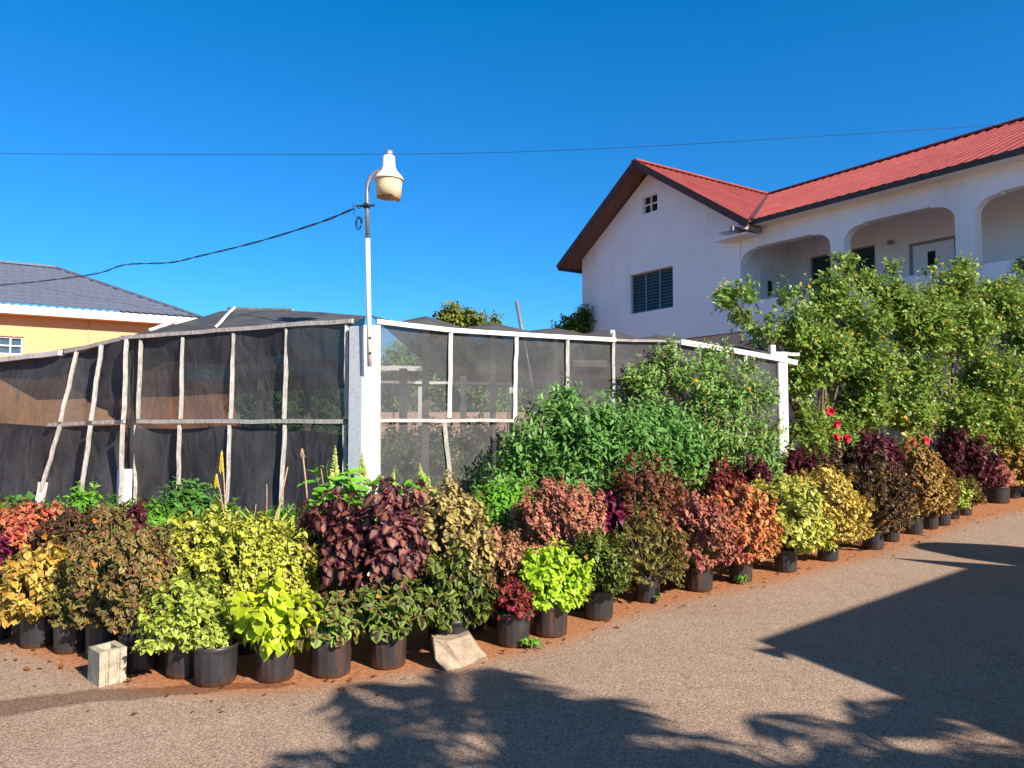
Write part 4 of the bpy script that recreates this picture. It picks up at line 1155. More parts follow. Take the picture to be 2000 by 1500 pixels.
# tree at the right, in front of the white house
TD = 12.8
tb = [(1560, 640, 70, .8), (1490, 640, 46, .45), (1425, 575, 30, .5), (1445, 620, 28, .4), (1620, 580, 62, .8), (1600, 690, 80, 1), (1680, 630, 75, .9), (1740, 580, 46, .8), (1690, 555, 34, .7), (1800, 640, 70, 1),
      (1870, 560, 50, .8), (1880, 640, 75, 1), (1960, 600, 62, .8), (1990, 550, 26, .4), (2020, 660, 75, 1), (1560, 740, 50, .8), (1690, 720, 80, 1), (1790, 720, 75, .8), (1930, 740, 75, .9), (2030, 770, 70, 1),
      (1590, 830, 60, .9), (1680, 800, 70, 1), (1780, 800, 70, 1), (1880, 800, 60, .8), (1960, 820, 50, .8), (1650, 525, 24, .35), (1880, 525, 30, .6), (1660, 515, 26, .6), (1640, 500, 16, .5), (1995, 520, 22, .5), (1740, 525, 20, .5), (1760, 600, 58, .9), (1830, 590, 44, .8), (1940, 575, 44, .8), (1420, 585, 30, .6), (1465, 575, 26, .6), (1990, 870, 50, .9), (2060, 850, 70, 1), (1900, 860, 46, .8), (1820, 525, 22, .35), (1540, 575, 32, .45)]
td = lambda a: 12.3 + max(0, a - 1480) * .0082
def tree_blobs(sel): return [blob_px(a, b, r * .9, td(a) + ((a * 7 + b * 3) % 10) / 8 - .6, dn * (.7 + .45 * ((a * 3 + b) % 7) / 6)) for a, b, r, dn in tb if sel(a)]
shrub('tree', 'spreading fruit tree beside the white end post reaching towards the gable window', 'tree', (at(1600, 822, 13.1).x, 13.2, 0), tree_blobs(lambda a: a < 1720),
      'treegreen', .102, 'oval', 66, .42, 11, 403, 'fruit trees before the veranda', trunk_r=.06, inner=.5, up=.25, droop=.05, split=.5)
shrub('tree', 'broad fruit tree screening the wide middle arch of the veranda', 'tree', (at(1850, 822, 15.3).x, 15.4, 0), tree_blobs(lambda a: a >= 1720),
      'treegreen', .106, 'oval', 60, .46, 11, 408, 'fruit trees before the veranda', trunk_r=.07, inner=.5, up=.25, droop=.05, split=.5)
shrub('flower_bush', 'dark green bush with red blooms beside the white end post', 'bush', (at(1640, 822, 11.6).x, 11.6, 0),
      [blob_px(1585, 855, 40, 11.6, .8), blob_px(1640, 850, 45, 11.6, .8), blob_px(1600, 890, 46, 11.4), blob_px(1780, 860, 30, 11.8, .7)], 'treegreen', .09, 'oval', 40, .3, 8, 404, trunk_r=.02)
rng = np.random.default_rng(8)
fb = [o for o in bpy.data.objects if o.name.startswith('flower_bush')][0]
for (px, py) in ((1620, 805), (1632, 828), (1632, 855), (1652, 857), (1780, 862), (1806, 862)):
    p = at(px, py, 10.9); flower(fb, np.array(p) - np.array(fb.location), .075, M['red_flower'], rng)
shrub('bush', 'bright yellow green bush between maroon and gold coleus at the end of the row', 'bush', (at(1925, 822, 16.6).x, 16.6, 0),
      [blob_px(1900, 815, 42, 16.6), blob_px(1945, 830, 38, 16.6), blob_px(1985, 800, 50, 17)], 'freshgreen', .12, 'oval', 30, .35, 8, 405, trunk_r=.02)
# trees beyond
shrub('tree', 'yellowish tree top showing above the net roof right of the lamp'.replace('right of', 'past'), 'tree', (at(890, 822, 26).x, 26, 0),
      [blob_px(882, 622, 34, 26, .9), blob_px(925, 625, 22, 26, .7), blob_px(960, 640, 26, 26.5, .7), blob_px(870, 655, 40, 26)], 'treefar', .2, 'oval', 30, .6, 9, 406, trunk_r=.09, up=.5)
shrub('tree', 'yellowish tree top peeping out beside the corner of the white house', 'tree', (at(1118, 822, 30).x, 30, 0),
      [blob_px(1118, 640, 28, 30, .9), blob_px(1150, 630, 30, 30.5, .9), blob_px(1090, 655, 22, 30, .7), blob_px(1140, 610, 14, 30, .5)], 'treefar', .2, 'oval', 30, .6, 9, 407, trunk_r=.09, up=.5)
lp = thing('leaning_pole', 'thin grey pole leaning above the net roof', 'pole', (at(1035, 822, 13).x, 13, 0))
m = MB(); a, b = at(1040, 760, 13), at(1009, 588, 13); o = Vector(lp.location)
bb = a + (a - b) * 1.0; bb.z = 0
m.tube([bb - o, a - o, b - o], .04, 10, .036); m.build('pole_shaft', M['metal'], lp)

# ================================================================== STREET LAMP
LD = 7.80
lz = lambda px, py: at(px, py, LD)
lamp = thing('street_lamp', 'white dusk to dawn lamp with cream shade on a pole fixed to the pillar', 'street lamp', tuple(lz(722, 716)))
lo = Vector(lamp.location)
m = MB(); m.tube([lz(722, 716) - lo, lz(720, 600) - lo, lz(718, 466) - lo], .0255, 16); m.build('pole', M['pipe_white'], lamp)
m = MB(); m.tube([lz(718, 466.5) - lo, lz(717, 400) - lo, lz(716.5, 375) - lo, lz(718, 360) - lo, lz(723, 347) - lo, lz(731, 338) - lo, lz(742, 333) - lo, lz(752, 332) - lo], .022, 16); m.build('arm', M['pipe_grey'], lamp)
hx = lz(760, 335) - lo; hx.y -= .02
S_ = LD / F
m = MB(); m.lathe([(.0, 40 * S_), (8 * S_, 39.8 * S_), (8 * S_, 29 * S_), (.0, 29 * S_)], (hx.x, hx.y, hx.z), 20); m.build('light_sensor', M['metal'], lamp)
m = MB(); m.lathe([(0, 29.2 * S_), (11.5 * S_, 28.8 * S_), (13.2 * S_, 5 * S_), (15.5 * S_, 3 * S_), (16 * S_, 0), (26 * S_, -11 * S_), (29.5 * S_, -17 * S_), (29.5 * S_, -19.5 * S_), (26 * S_, -19 * S_), (0, -18 * S_)], (hx.x, hx.y, hx.z), 36); m.build('housing', M['lamp_white'], lamp)
# open cream shade, lower on one side
sides = 40; vs = []; fs = []
for j, (r, z) in enumerate(((27, -19.6), (25.5, -36), (24, -53), (22.6, -53), (24.2, -36), (25.6, -19.8))):
    for k in range(sides):
        t = 2 * PI * k / sides
        dz = (-4.5 if (math.cos(t) > .55) else 0) if j in (2, 3) else 0
        vs.append((hx.x + r * S_ * math.cos(t), hx.y + r * S_ * math.sin(t), hx.z + (z + dz) * S_))
for j in range(5):
    for k in range(sides): fs.append((j*sides+k, j*sides+(k+1) % sides, (j+1)*sides+(k+1) % sides, (j+1)*sides+k))
m = MB(); m.add(vs, fs, True); m.build('lamp_shade', M['lamp_lens'], lamp)
m = MB(); m.lathe([(0, -20 * S_), (8 * S_, -22 * S_), (10 * S_, -38 * S_), (0, -46 * S_)], (hx.x, hx.y, hx.z), 16); m.build('bulb', M['lamp_white'], lamp)
m = MB(); c = lz(716, 403) - lo; m.lathe([(.026, -.018), (.034, -.016), (.034, .016), (.026, .018)], (c.x, c.y, c.z), 16)
m.bar(c + Vector((-.1, -.03, -.005)), c + Vector((.09, -.03, .0)), .016, .02); m.bar(c + Vector((-.02, -.045, .005)), c + Vector((.02, -.045, .005)), .04, .03); m.build('clamp', M['wire'], lamp)
m = MB()
for (k, yy) in ((0, 660), (1, 690)): 
    p = lz(724, yy) - lo; m.tube([p + Vector((0, -.02, 0)), p + Vector((0, -.036, 0))], .011, 8)
m.build('bolt', M['wire'], lamp)
m = MB()
rs = random.Random(2)
for k in range(3):
    pts = []
    for i in range(22):
        t = i / 21 * 2 * PI * (1.1 + .3 * k)
        pts.append(lz(700 + 6 * math.sin(t) * (1 - .1 * k) + k * 1.5, 438 + 11 * math.cos(t) - k * 2) - lo + Vector((0, -.01 * k, 0)))
    m.tube(pts, .0035, 5)
m.tube([lz(x, y) - lo for x, y in ((690, 402), (693, 412), (690, 418), (697, 424), (706, 428), (703, 436), (712, 425))], .0035, 5)
m.tube([lz(x, y) - lo for x, y in ((688, 398), (691, 406), (695, 402), (700, 408), (706, 404))], .004, 5)
m.build('wire_coil', M['wire'], lamp)

# cables
def cable(name, label, pts, r, twist=0.0, nper=14):
    o = Vector(pts[0])
    root = thing(name, label, 'cable', tuple(o))
    P = [Vector(p) for p in pts]
    fine = []
    for i in range(len(P) - 1):
        for k in range(nper): 
            t = k / nper
            p0 = P[max(i-1, 0)]; p1 = P[i]; p2 = P[i+1]; p3 = P[min(i+2, len(P)-1)]
            fine.append(.5 * ((2*p1) + (p2-p0)*t + (2*p0-5*p1+4*p2-p3)*t*t + (3*p1-p0-3*p2+p3)*t**3))
    fine.append(P[-1])
    for s in ((1, -1) if twist else (0,)):
        m = MB()
        m.tube([p - o + Vector((0, math.cos(i * .5) * twist * s, math.sin(i * .5) * twist * s)) for i, p in enumerate(fine)], r, 5)
        m.build('strand', M['wire'], root)
cable('service_cable', 'black twisted cable running from the lamp pole towards the orange house',
      [at(690, 408, LD), at(620, 436, 8.8), at(500, 473, 10.2), at(390, 500, 11.4), at(330, 513, 12.0), at(245, 517, 13), at(190, 534, 13.6), at(90, 548, 14.6), at(0, 557, 15.4), at(-160, 572, 17)], .0065, .008)
cable('power_line', 'thin power line crossing the blue sky above the lamp',
      [at(-900, 293, 20), at(0, 300, 20), at(400, 302, 20), at(760, 301, 20), at(1000, 297, 20), at(1300, 284, 20), at(1600, 266, 20), at(2000, 240, 20), at(2900, 170, 20)], .007)

# ================================================================== WHITE HOUSE
HO = Vector((6.04, 20.0, 0)); HR = math.atan2(-.83, .557)
wh = thing('house', 'white two storey house with red metal roof and arched veranda', 'house', (HO.x * 1.2, HO.y * 1.2, -.32), HR)
wh.scale = (1.2, 1.2, 1.2)
W = MB()
def R4(x0, x1, z0, z1): return [(x0, z0), (x1, z0), (x1, z1), (x0, z1)]
zl, zw0, zw1 = 3.95, 4.90, 6.12
ze = 7.02; za = 9.16; cx = -3.3
ge = lambda x: za - (za - ze) * abs(x - cx) / 3.3
xl, xr = -6.6, 0.0
wx0, wx1 = -4.24, -2.44
for poly in (R4(xl, xr, zl, zw0), R4(xl, wx0, zw0, zw1), R4(wx1, xr, zw0, zw1), R4(xl, xr, zw1, ze)):
    W.prism_xz(poly, 0, .22)
vx0, vx1, vz0, vz1 = -3.66, -3.04, 7.88, 8.44
hx_ = lambda z: 3.3 * (za - z) / (za - ze)
W.prism_xz([(xl, ze), (xr, ze), (cx + hx_(vz0), vz0), (cx - hx_(vz0), vz0)], 0, .22)
W.prism_xz([(cx - hx_(vz0), vz0), (vx0, vz0), (vx0, vz1), (cx - hx_(vz1), vz1)], 0, .22)
W.prism_xz([(vx1, vz0), (cx + hx_(vz0), vz0), (cx + hx_(vz1), vz1), (vx1, vz1)], 0, .22)
W.prism_xz([(cx - hx_(vz1), vz1), (cx + hx_(vz1), vz1), (cx, za)], 0, .22)
W.box(xl, xl + .2, .22, 8, zl, ze)           # far side wall
W.build('gable_wall', M['wall_white'], wh)
W = MB(); W.box(xl + .05, 14, .06, .25, -.1, zl - .02); W.build('lower_wall', M['wall_peach'], wh)
# arcade
zs, ztop, zbm = 5.74, 6.07, 6.62
ops = [(.02, 2.635), (2.985, 5.46), (5.85, 8.3), (8.7, 11.2), (11.6, 14)]
W = MB()
prev = None
for (a, b) in ops:
    W2 = []
    rr = .42
    for k in range(9):
        t = k / 8 * PI / 2
        W2.append((a + rr * (1 - math.sin(PI / 2 - t) ** 1) if False else a + rr * (1 - math.cos(t)), zs + (ztop - zs) * math.sin(t)))
    arc_l = [(a, zs)] + W2[1:] + [(a + rr + .05, ztop), (a + rr + .05, ztop + .035)]
    arc_r = [(a + b - x, z) for x, z in arc_l][::-1]
    pts = arc_l + arc_r
    for (x0, z0), (x1, z1) in zip(pts[:-1], pts[1:]):
        if x1 - x0 < 1e-4: continue
        W.prism_xz([(x0, z0), (x1, z1), (x1, zbm), (x0, zbm)], 0, .25)
W.build('arcade_beam', M['wall_white'], wh)
for x0, x1 in ((2.635, 2.985), (5.46, 5.85), (8.3, 8.7), (11.2, 11.6)):
    W = MB(); W.box(x0, x1, -.003, .26, 3.7, zbm); W.build('pier', M['wall_white'], wh)
W = MB()
for (a, b) in ops: W.box(a, b, .05, .2, 3.9, 4.72)
W.box(0, 14, .0, .24, 3.72, 3.92)
W.build('parapet', M['wall_white'], wh)
W = MB(); W.box(.0, 14, .25, 1.95, 3.75, 3.9); W.build('veranda_floor', M['wall_peach'], wh)
W = MB(); W.box(.0, 14, .25, 2.0, 6.56, 6.64); W.build('veranda_ceiling', M['wall_white'], wh)
W = MB()
bx = [(0, .74, 3.9, 6.56), (.74, 2.58, 3.9, 4.95), (.74, 2.58, 6.02, 6.56), (2.58, 3.44, 3.9, 6.56), (3.44, 4.54, 5.86, 6.56), (4.54, 14, 3.9, 6.56)]
for x0, x1, z0, z1 in bx: W.box(x0, x1, 1.95, 2.1, z0, z1)
W.box(-.16, .0, .22, 2.0, 3.9, 6.56)
W.build('veranda_wall', M['wall_white'], wh)
# windows and doors
def louvre_window(x0, x1, z0, z1, y, nb, name='window', blades=True):
    fr = MB(); t = .035
    fr.box(x0, x1, y, y + .06, z0, z0 + t); fr.box(x0, x1, y, y + .06, z1 - t, z1)
    for k in range(nb + 1):
        xx = x0 + (x1 - x0 - t) * k / nb; fr.box(xx, xx + t, y - .002, y + .058, z0 + t, z1 - t)
    fo = fr.build(name, M['frame_grey'], wh)
    gl = MB()
    n = max(4, int((z1 - z0) / .1))
    for k in range(nb):
        xa = x0 + (x1 - x0 - t) * k / nb + t; xb = x0 + (x1 - x0 - t) * (k + 1) / nb
        for j in range(n):
            zz = z0 + t + (z1 - z0 - 2 * t) * j / n
            gl.add([(xa, y + .01, zz), (xb, y + .01, zz), (xb, y + .05, zz + (z1 - z0) / n), (xa, y + .05, zz + (z1 - z0) / n)], [(0, 1, 2, 3)])
    gl.build('pane', M['glass'], fo)
    bk = MB(); bk.box(x0, x1, y + .09, y + .1, z0, z1); bk.build('dark_inside', M['dark'], fo)
louvre_window(wx0, wx1, zw0, zw1, .08, 3)
fo = MB()
for a in (vx0, (vx0 + vx1) / 2 - .02, vx1 - .04): fo.box(a, a + .04, .04, .1, vz0, vz1)
for a in (vz0, (vz0 + vz1) / 2 - .02, vz1 - .04): fo.box(vx0, vx1, .043, .097, a, a + .04)
fo = fo.build('attic_vent', M['win_white'], wh)
b_ = MB(); b_.box(vx0, vx1, .12, .13, vz0, vz1); b_.build('pane', M['dark'], fo)
louvre_window(.74, 2.58, 4.95, 6.02, 2.0, 3)
def door(x0, x1, z0, z1, y, px0, px1, pz0, pz1):
    d = MB(); d.box(x0 + .06, x1 - .06, y, y + .05, z0, z1 - .06)
    d.box(x0 + .16, x1 - .16, y - .012, y - .001, z0 + .15, z0 + .8)
    do = d.build('door', M['wall_white'], wh)
    f_ = MB(); f_.box(x0, x0 + .06, y - .03, y + .06, z0, z1); f_.box(x1 - .06, x1, y - .03, y + .06, z0, z1); f_.box(x0 + .06, x1 - .06, y - .03, y + .06, z1 - .06, z1)
    f_.build('door_frame', M['frame_grey'], do)
    g_ = MB(); g_.box(px0, px1, y - .008, y - .002, pz0, pz1); g_.build('pane', M['dark'], do)
    h_ = MB(); h_.box(x1 - .16, x1 - .12, y - .05, y - .001, z0 + .95, z0 + 1.1); h_.build('handle', M['frame_grey'], do)
door(3.44, 4.54, 3.9, 5.86, 2.0, 3.86, 4.04, 5.2, 5.6)
W = MB(); W.box(.003, .05, .75, 1.6, 3.9, 5.78); dd_ = W.build('door', M['win_white'], wh)
W = MB(); W.box(.052, .058, 1.05, 1.22, 5.0, 5.4); W.build('pane', M['dark'], dd_)
for x in (3.02, 6.6):
    W = MB(); W.lathe([(.0, 0), (.06, .01), (.07, .06), (.04, .11), (0, .12)], (x, 1.88, 5.92), 12); W.build('wall_lamp', M['frame_grey'], wh)
# roofs: ribbed metal sheets
zr = 9.32
def sheet(name, fx, u0, u1, vlo, vhi, rib=.27, amp=.03, th=.04):
    """fx(u, v) -> (x, y, z) with v 0 at the eave and 1 at the ridge; vlo/vhi give the clip for each u"""
    us = []
    u = u0
    while u < u1 - 1e-6:
        for du, hh in ((0, 0), (.55, 0), (.66, 1), (.86, 1), (.97, 0)):
            if u + du * rib < u1: us.append((u + du * rib, hh * amp))
        u += rib
    us.append((u1, 0))
    vs = []; fs = []; nv = 3
    for (uu, hh) in us:
        a, b = vlo(uu), vhi(uu)
        for k in range(nv):
            x, y, z = fx(uu, a + (b - a) * k / (nv - 1)); vs.append((x, y, z + hh))
    for i in range(len(us) - 1):
        for k in range(nv - 1):
            fs.append((i*nv+k, (i+1)*nv+k, (i+1)*nv+k+1, i*nv+k+1))
    m = MB(); m.add(vs, fs)
    o = m.build(name, M['roof_red'], wh)
    return o
e0, er = -.45, 5.5                        # main roof: eave and ridge (inward)
zE = 6.68
gx1 = .78                                  # where the gable slope meets the main eave
def f_main(u, v): return (u, e0 + (er - e0) * v, zE + (zr - zE) * v)
def lo_main(u): return 0.0 if u >= gx1 else min(1.0, (gx1 - u) / (gx1 - cx))
sheet('roof', f_main, cx + .02, 14.2, lo_main, lambda u: 1.0)
zg = 6.62; gy0 = -.68
def f_gr(u, v):                            # gable slope facing the veranda; u = inward, v from eave to ridge
    return (gx1 + (cx - gx1) * v, u, zg + (zr - zg) * v)
sheet('roof', f_gr, gy0, er, lambda u: max(0.0, min(1.0, (u - e0) / (er - e0))), lambda u: 1.0)
gx0 = -7.06
zgl = zg + (zr - zg) * (-7.36 - gx0) / (-7.36 - cx)
def f_gl(u, v): return (gx0 + (cx - gx0) * v, u, zgl + (zr - zgl) * v)
sheet('roof', f_gl, gy0, 9.0, lambda u: 0.0, lambda u: 1.0)
def f_mb(u, v): return (u, 11.5 + (er - 11.5) * v, zE + (zr - zE) * v)
sheet('roof', f_mb, cx + .02, 14.2, lambda u: 0.0, lambda u: 1.0)
# ridge caps
W = MB(); W.bar((cx, gy0 - .02, zr + .03), (cx, er, zr + .03), .22, .05); W.bar((cx, er, zr + .035), (14.2, er, zr + .035), .22, .05); W.build('ridge_cap', M['roof_red'], wh)
W = MB(); W.bar((gx1 - .05, e0, zE + .05), (cx, er, zr + .02), .12, .02); W.build('valley', M['barge'], wh)
# soffits, barge boards, fascia
W = MB()
dz = -.06
W.add([(gx0 + .04, gy0 + .04, zgl + dz), (gx0 + .04, 8.9, zgl + dz), (cx, 8.9, zr + dz), (cx, gy0 + .04, zr + dz)], [(0, 1, 2, 3)])
W.add([(gx1 - .04, gy0 + .04, zg + dz), (gx1 - .04, 0, zg + dz), (cx, 0, zr + dz), (cx, gy0 + .04, zr + dz)], [(0, 1, 2, 3)])
W.build('soffit', M['soffit'], wh)
W = MB()
W.bar((gx0 - .02, gy0, zgl - .07), (cx, gy0, zr - .06), .04, .19, (0, 0, 1)); W.bar((cx, gy0, zr - .06), (gx1 + .02, gy0, zg - .07), .04, .19, (0, 0, 1))
W.build('barge_board', M['barge'], wh)
W = MB()
W.box(gx0 - .01, gx0 + .03, gy0 + .02, 9, zgl - .16, zgl - .01); W.build('fascia', M['fascia_dark'], wh); W = MB()
W.box(gx1 - .1, 14.2, e0 - .03, e0 + .01, zE - .11, zE + .012)
W.build('fascia', M['fascia_dark'], wh)
W = MB(); W.box(gx1 - 1.2, 14.2, e0 + .012, .0, 6.585, 6.615); W.box(-.45, .6, -.5, -.003, 6.36, 6.42); W.build('eave_soffit', M['wall_white'], wh)
for (x, y0) in ((.35, -.8), (.62, -.7)):
    W = MB(); W.box(x, x + .08, y0, .0, 6.44, 6.56); W.build('rafter_end', M['timber_grey'], wh)

# ================================================================== ORANGE HOUSE
OO = Vector((-14.77, 22.0, 0)); OR_ = math.atan2(.564, .826)
oh = thing('house', 'orange house with blue grey tiled hip roof and white fascia', 'house', tuple(OO), OR_)
W = MB()
wa, wb, wz0, wz1 = -.75, .52, 3.52, 4.06
for (x0, x1, z0, z1) in ((-13, 4.8, -.1, wz0), (-13, wa, wz0, wz1), (wb, 4.8, wz0, wz1), (-13, 4.8, wz1, 4.72)):
    W.box(x0, x1, 0, .2, z0, z1)
W.box(4.6, 4.8, .2, 7, -.1, 4.72)
W.build('wall', M['wall_orange'], oh)
W = MB(); W.box(-13, 5.27, -.49, -.45, 4.68, 4.93); W.build('fascia', M['lamp_white'], oh); W = MB(); W.box(5.25, 5.29, -.45, 7.2, 4.68, 4.93); W.build('fascia', M['lamp_white'], oh)
W = MB(); W.box(-13, 5.25, -.45, .0, 4.68, 4.70); W.build('eave_soffit', M['wall_orange'], oh)
fr = MB(); t = .05
for (x0, x1) in ((wa, -.1), (-.1, wb)):
    y = .06
    fr.box(x0, x0 + t, y, y + .05, wz0, wz1); fr.box(x1 - t, x1, y, y + .05, wz0, wz1)
    fr.box(x0 + t, x1 - t, y, y + .05, wz0, wz0 + t); fr.box(x0 + t, x1 - t, y, y + .05, wz1 - t, wz1)
    fr.box((x0 + x1) / 2 - .02, (x0 + x1) / 2 + .02, y + .003, y + .047, wz0 + t, wz1 - t)
    fr.box(x0 + t, x1 - t, y + .005, y + .045, (wz0 + wz1) / 2 - .02, (wz0 + wz1) / 2 + .02)
wo = fr.build('window', M['win_white'], oh)
g_ = MB(); g_.box(wa, wb, .13, .14, wz0, wz1); g_.build('pane', plain('blue_pane', (.06, .09, .14), .1, 0, .6), wo)
# tiled slopes with stepped, waved courses
def tiled(name, base, du, dv, ulen, smax0, smax1, vlen, rise, z0, mat):
    ns = int(ulen / .055); nv = int(vlen / .05)
    U = np.linspace(0, ulen, ns); Vv = np.linspace(0, vlen, nv)
    vs = []; 
    for v in Vv:
        lo = smax0 * v / vlen; hi = ulen - smax1 * v / vlen
        for u in U:
            uu = min(max(u, lo), hi)
            st = .03 * (1 - ((v / .32) % 1.0)) + .016 * math.sin(uu * 2 * PI / .22)
            vs.append((base[0] + du[0] * uu + dv[0] * v, base[1] + du[1] * uu + dv[1] * v, z0 + rise * v / vlen + st))
    fs = []
    for j in range(nv - 1):
        for i in range(ns - 1):
            v = Vv[j]
            if U[i + 1] < smax0 * v / vlen - .06 or U[i] > ulen - smax1 * v / vlen + .06: continue
            fs.append((j*ns+i, j*ns+i+1, (j+1)*ns+i+1, (j+1)*ns+i))
    m = MB(); m.add(vs, fs); me = m
    mesh = bpy.data.meshes.new(name); mesh.from_pydata(m.v, [], m.f); mesh.validate()
    mesh.polygons.foreach_set('use_smooth', [True] * len(mesh.polygons))
    return link(name, mesh, mat, oh)
tiled('roof', (-5, -.55), (1, 0), (0, 1), 10.35, 0, 3.85, 3.85, 1.82, 4.93, M['tile'])
tiled('roof', (5.35, -.55), (0, 1), (-1, 0), 7.7, 3.85, 3.85, 3.85, 1.82, 4.93, M['tile'])
W = MB(); W.box(-13, -5, -.5, 3.3, 4.94, 4.98); W.build('roof_deck', M['tile'], oh)
W = MB(); W.bar((5.33, -.52, 4.98), (1.5, 3.3, 6.79), .16, .06); W.bar((1.5, 3.3, 6.79), (-5, 3.3, 6.79), .16, .06); W.build('ridge_cap', M['tile'], oh)
W = MB(); W.tube([(2.2, -.02, 4.68), (2.2, -.02, 2.5)], .012, 6); W.build('conduit', M['wall_orange'], oh)

# ================================================================== WHAT CASTS THE SHADOWS ON THE DRIVEWAY (beside and behind the photographer)
KS = 1 / math.tan(SUN_EL)
def caster(px, py, h):
    p = gp(px, py); return Vector((p.x + SUN_AZ[0] * h * KS, p.y + SUN_AZ[1] * h * KS, h))
bh = 3.2
pA = caster(1476, 1251, bh); pB = caster(1885, 1110, bh); pS = caster(1735, 1089, bh); pS2 = caster(2000, 1106, bh); pC = caster(1985, 1452, bh)
nb = thing('building', 'low building whose roof corner throws the angular shadow on the driveway', 'building', (pA.x + 2, pA.y - 2, 0))
no = Vector(nb.location)
dirU = (pB - pA).normalized(); dirL = (pC - pA).normalized()
poly = [pA, pB, pS, pS2 + (pS2 - pS) * 1.2, pA + dirU * 10 + dirL * 1.5 + Vector((2, 0, 0)), pA + dirL * 9 + dirU * 8, pA + dirL * 9]
poly[3] = pS + (pS2 - pS).normalized() * 7
m = MB(); n = len(poly)
vs = [p - no for p in poly] + [p - no - Vector((0, 0, .16)) for p in poly]
m.add(vs, [tuple(range(n)), tuple(range(2*n-1, n-1, -1))] + [(k, (k+1) % n, (k+1) % n + n, k + n) for k in range(n)])
m.build('roof', M['roof_red'], nb)
# chipped gutter end at the corner
m = MB(); t1 = caster(1466, 1268, bh - .08); m.add([v - no for v in (t1, caster(1530, 1262, bh - .08), caster(1545, 1290, bh - .08), caster(1500, 1279, bh - .08), caster(1520, 1273, bh - .08))], [(0, 1, 2, 3)]); m.build('gutter_end', M['metal'], nb)
m = MB()
i0 = pA + dirU * .7 + dirL * .5
def wallbox(a, b):
    hh = bh - .17
    m.bar(Vector((a.x, a.y, hh / 2)) - no, Vector((b.x, b.y, hh / 2)) - no, .2, hh)
wallbox(i0, i0 + dirU * 7); wallbox(i0, i0 + dirL * 7.5); wallbox(i0 + dirU * 7, i0 + dirU * 7 + dirL * 6); wallbox(i0 + dirL * 7.5, i0 + dirL * 7.5 + dirU * 7)
m.build('wall', M['wall_white'], nb)
tk = caster(1935, 1076, 3.4); tk2 = Vector((tk.x - .15, tk.y, 0))
wt = thing('water_tank', 'round topped black water tank throwing the curved shadow at the driveway side', 'water tank', tuple(tk2))
m = MB(); m.lathe([(.78, 0), (.8, .05), (.8, 2.9), (.72, 3.25), (.5, 3.55), (.2, 3.68), (0, 3.7)], sides=32); m.build('tank_body', M['tank'], wt)
m = MB(); m.lathe([(0, 3.72), (.2, 3.72), (.2, 3.66), (0, 3.66)], sides=20); m.build('lid', M['tank'], wt)

def palm(label, crown, trunk_base, nf, fl, seed, name='palm_tree'):
    rng = np.random.default_rng(seed)
    root = thing(name, label, 'palm', (trunk_base[0], trunk_base[1], 0), 0, 'palms shading the driveway')
    o = np.array([trunk_base[0], trunk_base[1], 0]); c = np.array(crown) - o
    m = MB(); m.tube([(0, 0, -.05), tuple(c * .5 + np.array([.08, .05, 0])), tuple(c)], .13, 10, .09); m.build('trunk', M['bark'], root)
    for k in range(nf):
        a = k * 2.39996 + rng.uniform(-.2, .2); e = rng.uniform(-.1, .9); ln = fl * rng.uniform(.8, 1.15)
        d = np.array([math.cos(a) * math.cos(e), math.sin(a) * math.cos(e), math.sin(e)])
        t = np.linspace(0, 1, 17)[:, None]
        P = c + d * ln * t + np.array([0, 0, -1]) * (ln * .55) * t ** 2
        tang = norm(np.gradient(P, axis=0)); side = norm(np.cross(tang, np.array([0, 0, 1.])))
        O = []; Fd = []; S = []
        for sg in (1, -1):
            O.append(P[3:]); Fd.append(side[3:] * sg + tang[3:] * .7 + np.array([0, 0, -.25])); S.append(ln * .36 * np.sin(PI * (t[3:, 0] * .85 + .12)))
        O = np.concatenate(O); Fd = np.concatenate(Fd); S = np.concatenate(S)
        fr = link('frond', leaves_mesh('frond', O, Fd, np.tile([0, 0, 1.], (len(O), 1)), S, np.zeros(len(O)), 'lance', rng, .62), VAR['palm'], root)
        m = MB(); m.tube([tuple(p) for p in P[::4]], .014, 5, .005); m.build('rib', M['stemgreen'], fr)
def crown_for(px, py, h): p = caster(px, py, h); return (p.x, p.y, h)
c1 = crown_for(990, 1490, 3.5); palm('leafy palm behind the photographer whose fronds shade the driveway below the broken slab', c1, (c1[0] + .3, c1[1] - .3), 15, 1.45, 21)
c2 = crown_for(1760, 1475, 3.3); palm('palm behind the photographer whose fronds shade the driveway near the low building', c2, (c2[0] + .2, c2[1] - .3), 12, 1.05, 22)
c3 = crown_for(1430, 1560, 3.2); palm('small palm between the two shading the driveway edge behind the photographer', c3, (c3[0] + .2, c3[1] - .3), 10, .8, 23)

# ================================================================== CAMERA, SUN, SKY
cam = bpy.data.cameras.new('camera'); co = bpy.data.objects.new('camera', cam); COL.objects.link(co)
co.location = (0, 0, CAMZ); co.rotation_euler = (PI / 2 + PITCH, 0, 0)
cam.sensor_width = 36; cam.lens = F / 2000 * 36; cam.clip_end = 2000; cam.clip_start = .05
SC.camera = co
sun = bpy.data.lights.new('sun', 'SUN'); so = bpy.data.objects.new('sun', sun); COL.objects.link(so)
sun.energy = 4.9; sun.angle = math.radians(.55); sun.color = (1.0, .9, .77)
tos = Vector((SUN_AZ[0] * math.cos(SUN_EL), SUN_AZ[1] * math.cos(SUN_EL), math.sin(SUN_EL)))
so.rotation_euler = tos.to_track_quat('Z', 'Y').to_euler(); so.location = tos * 40
w = bpy.data.worlds.new('World'); SC.world = w; w.use_nodes = True
nt = w.node_tree; nt.nodes.clear()
sky = nt.nodes.new('ShaderNodeTexSky'); sky.sky_type = 'NISHITA'; sky.sun_disc = False
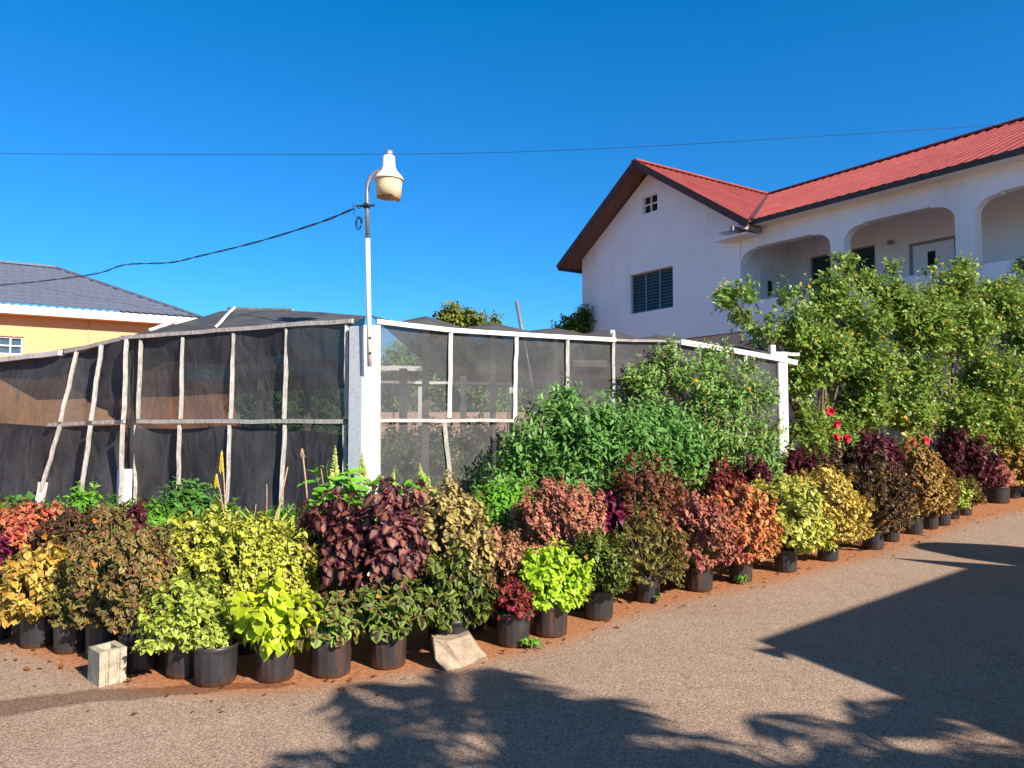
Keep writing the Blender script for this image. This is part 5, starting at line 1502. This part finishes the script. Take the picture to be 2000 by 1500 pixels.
sky.sun_elevation = SUN_EL; sky.sun_rotation = math.atan2(SUN_AZ[0], SUN_AZ[1])
sky.air_density = 1.0; sky.dust_density = .2; sky.ozone_density = 3.0; sky.altitude = 300
hs = nt.nodes.new('ShaderNodeHueSaturation'); hs.inputs['Saturation'].default_value = 1.6; hs.inputs['Value'].default_value = 1.0
bg = nt.nodes.new('ShaderNodeBackground'); bg.inputs[1].default_value = .127
ou = nt.nodes.new('ShaderNodeOutputWorld')
gm_ = nt.nodes.new('ShaderNodeGamma'); gm_.inputs[1].default_value = .9
nt.links.new(sky.outputs[0], gm_.inputs[0]); nt.links.new(gm_.outputs[0], hs.inputs['Color']); hs.inputs['Hue'].default_value = .503; tc_ = nt.nodes.new('ShaderNodeTexCoord'); sx_ = nt.nodes.new('ShaderNodeSeparateXYZ'); nt.links.new(tc_.outputs['Generated'], sx_.inputs[0])
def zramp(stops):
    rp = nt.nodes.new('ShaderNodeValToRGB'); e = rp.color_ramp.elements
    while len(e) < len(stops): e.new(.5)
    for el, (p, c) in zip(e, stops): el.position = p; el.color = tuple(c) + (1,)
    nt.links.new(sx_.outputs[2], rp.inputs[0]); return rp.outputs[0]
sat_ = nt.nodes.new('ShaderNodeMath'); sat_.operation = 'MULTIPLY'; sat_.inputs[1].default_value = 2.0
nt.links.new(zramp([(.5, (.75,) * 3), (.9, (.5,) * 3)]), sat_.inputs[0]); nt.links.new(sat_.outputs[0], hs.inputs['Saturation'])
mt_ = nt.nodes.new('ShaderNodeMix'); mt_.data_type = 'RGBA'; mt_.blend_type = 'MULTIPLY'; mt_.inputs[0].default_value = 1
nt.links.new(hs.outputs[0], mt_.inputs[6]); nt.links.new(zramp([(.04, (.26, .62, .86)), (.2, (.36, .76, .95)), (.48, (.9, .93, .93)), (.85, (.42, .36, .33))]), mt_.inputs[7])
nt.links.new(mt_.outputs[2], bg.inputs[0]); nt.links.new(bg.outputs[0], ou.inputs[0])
SC.view_settings.view_transform = 'Standard'; SC.view_settings.look = 'None'
SC.view_settings.exposure = .85; SC.view_settings.gamma = 1
SC.cycles.max_bounces = 8; SC.cycles.transparent_max_bounces = 16
print('plants', NPLANT, 'verts', sum(len(me.vertices) for me in bpy.data.meshes))
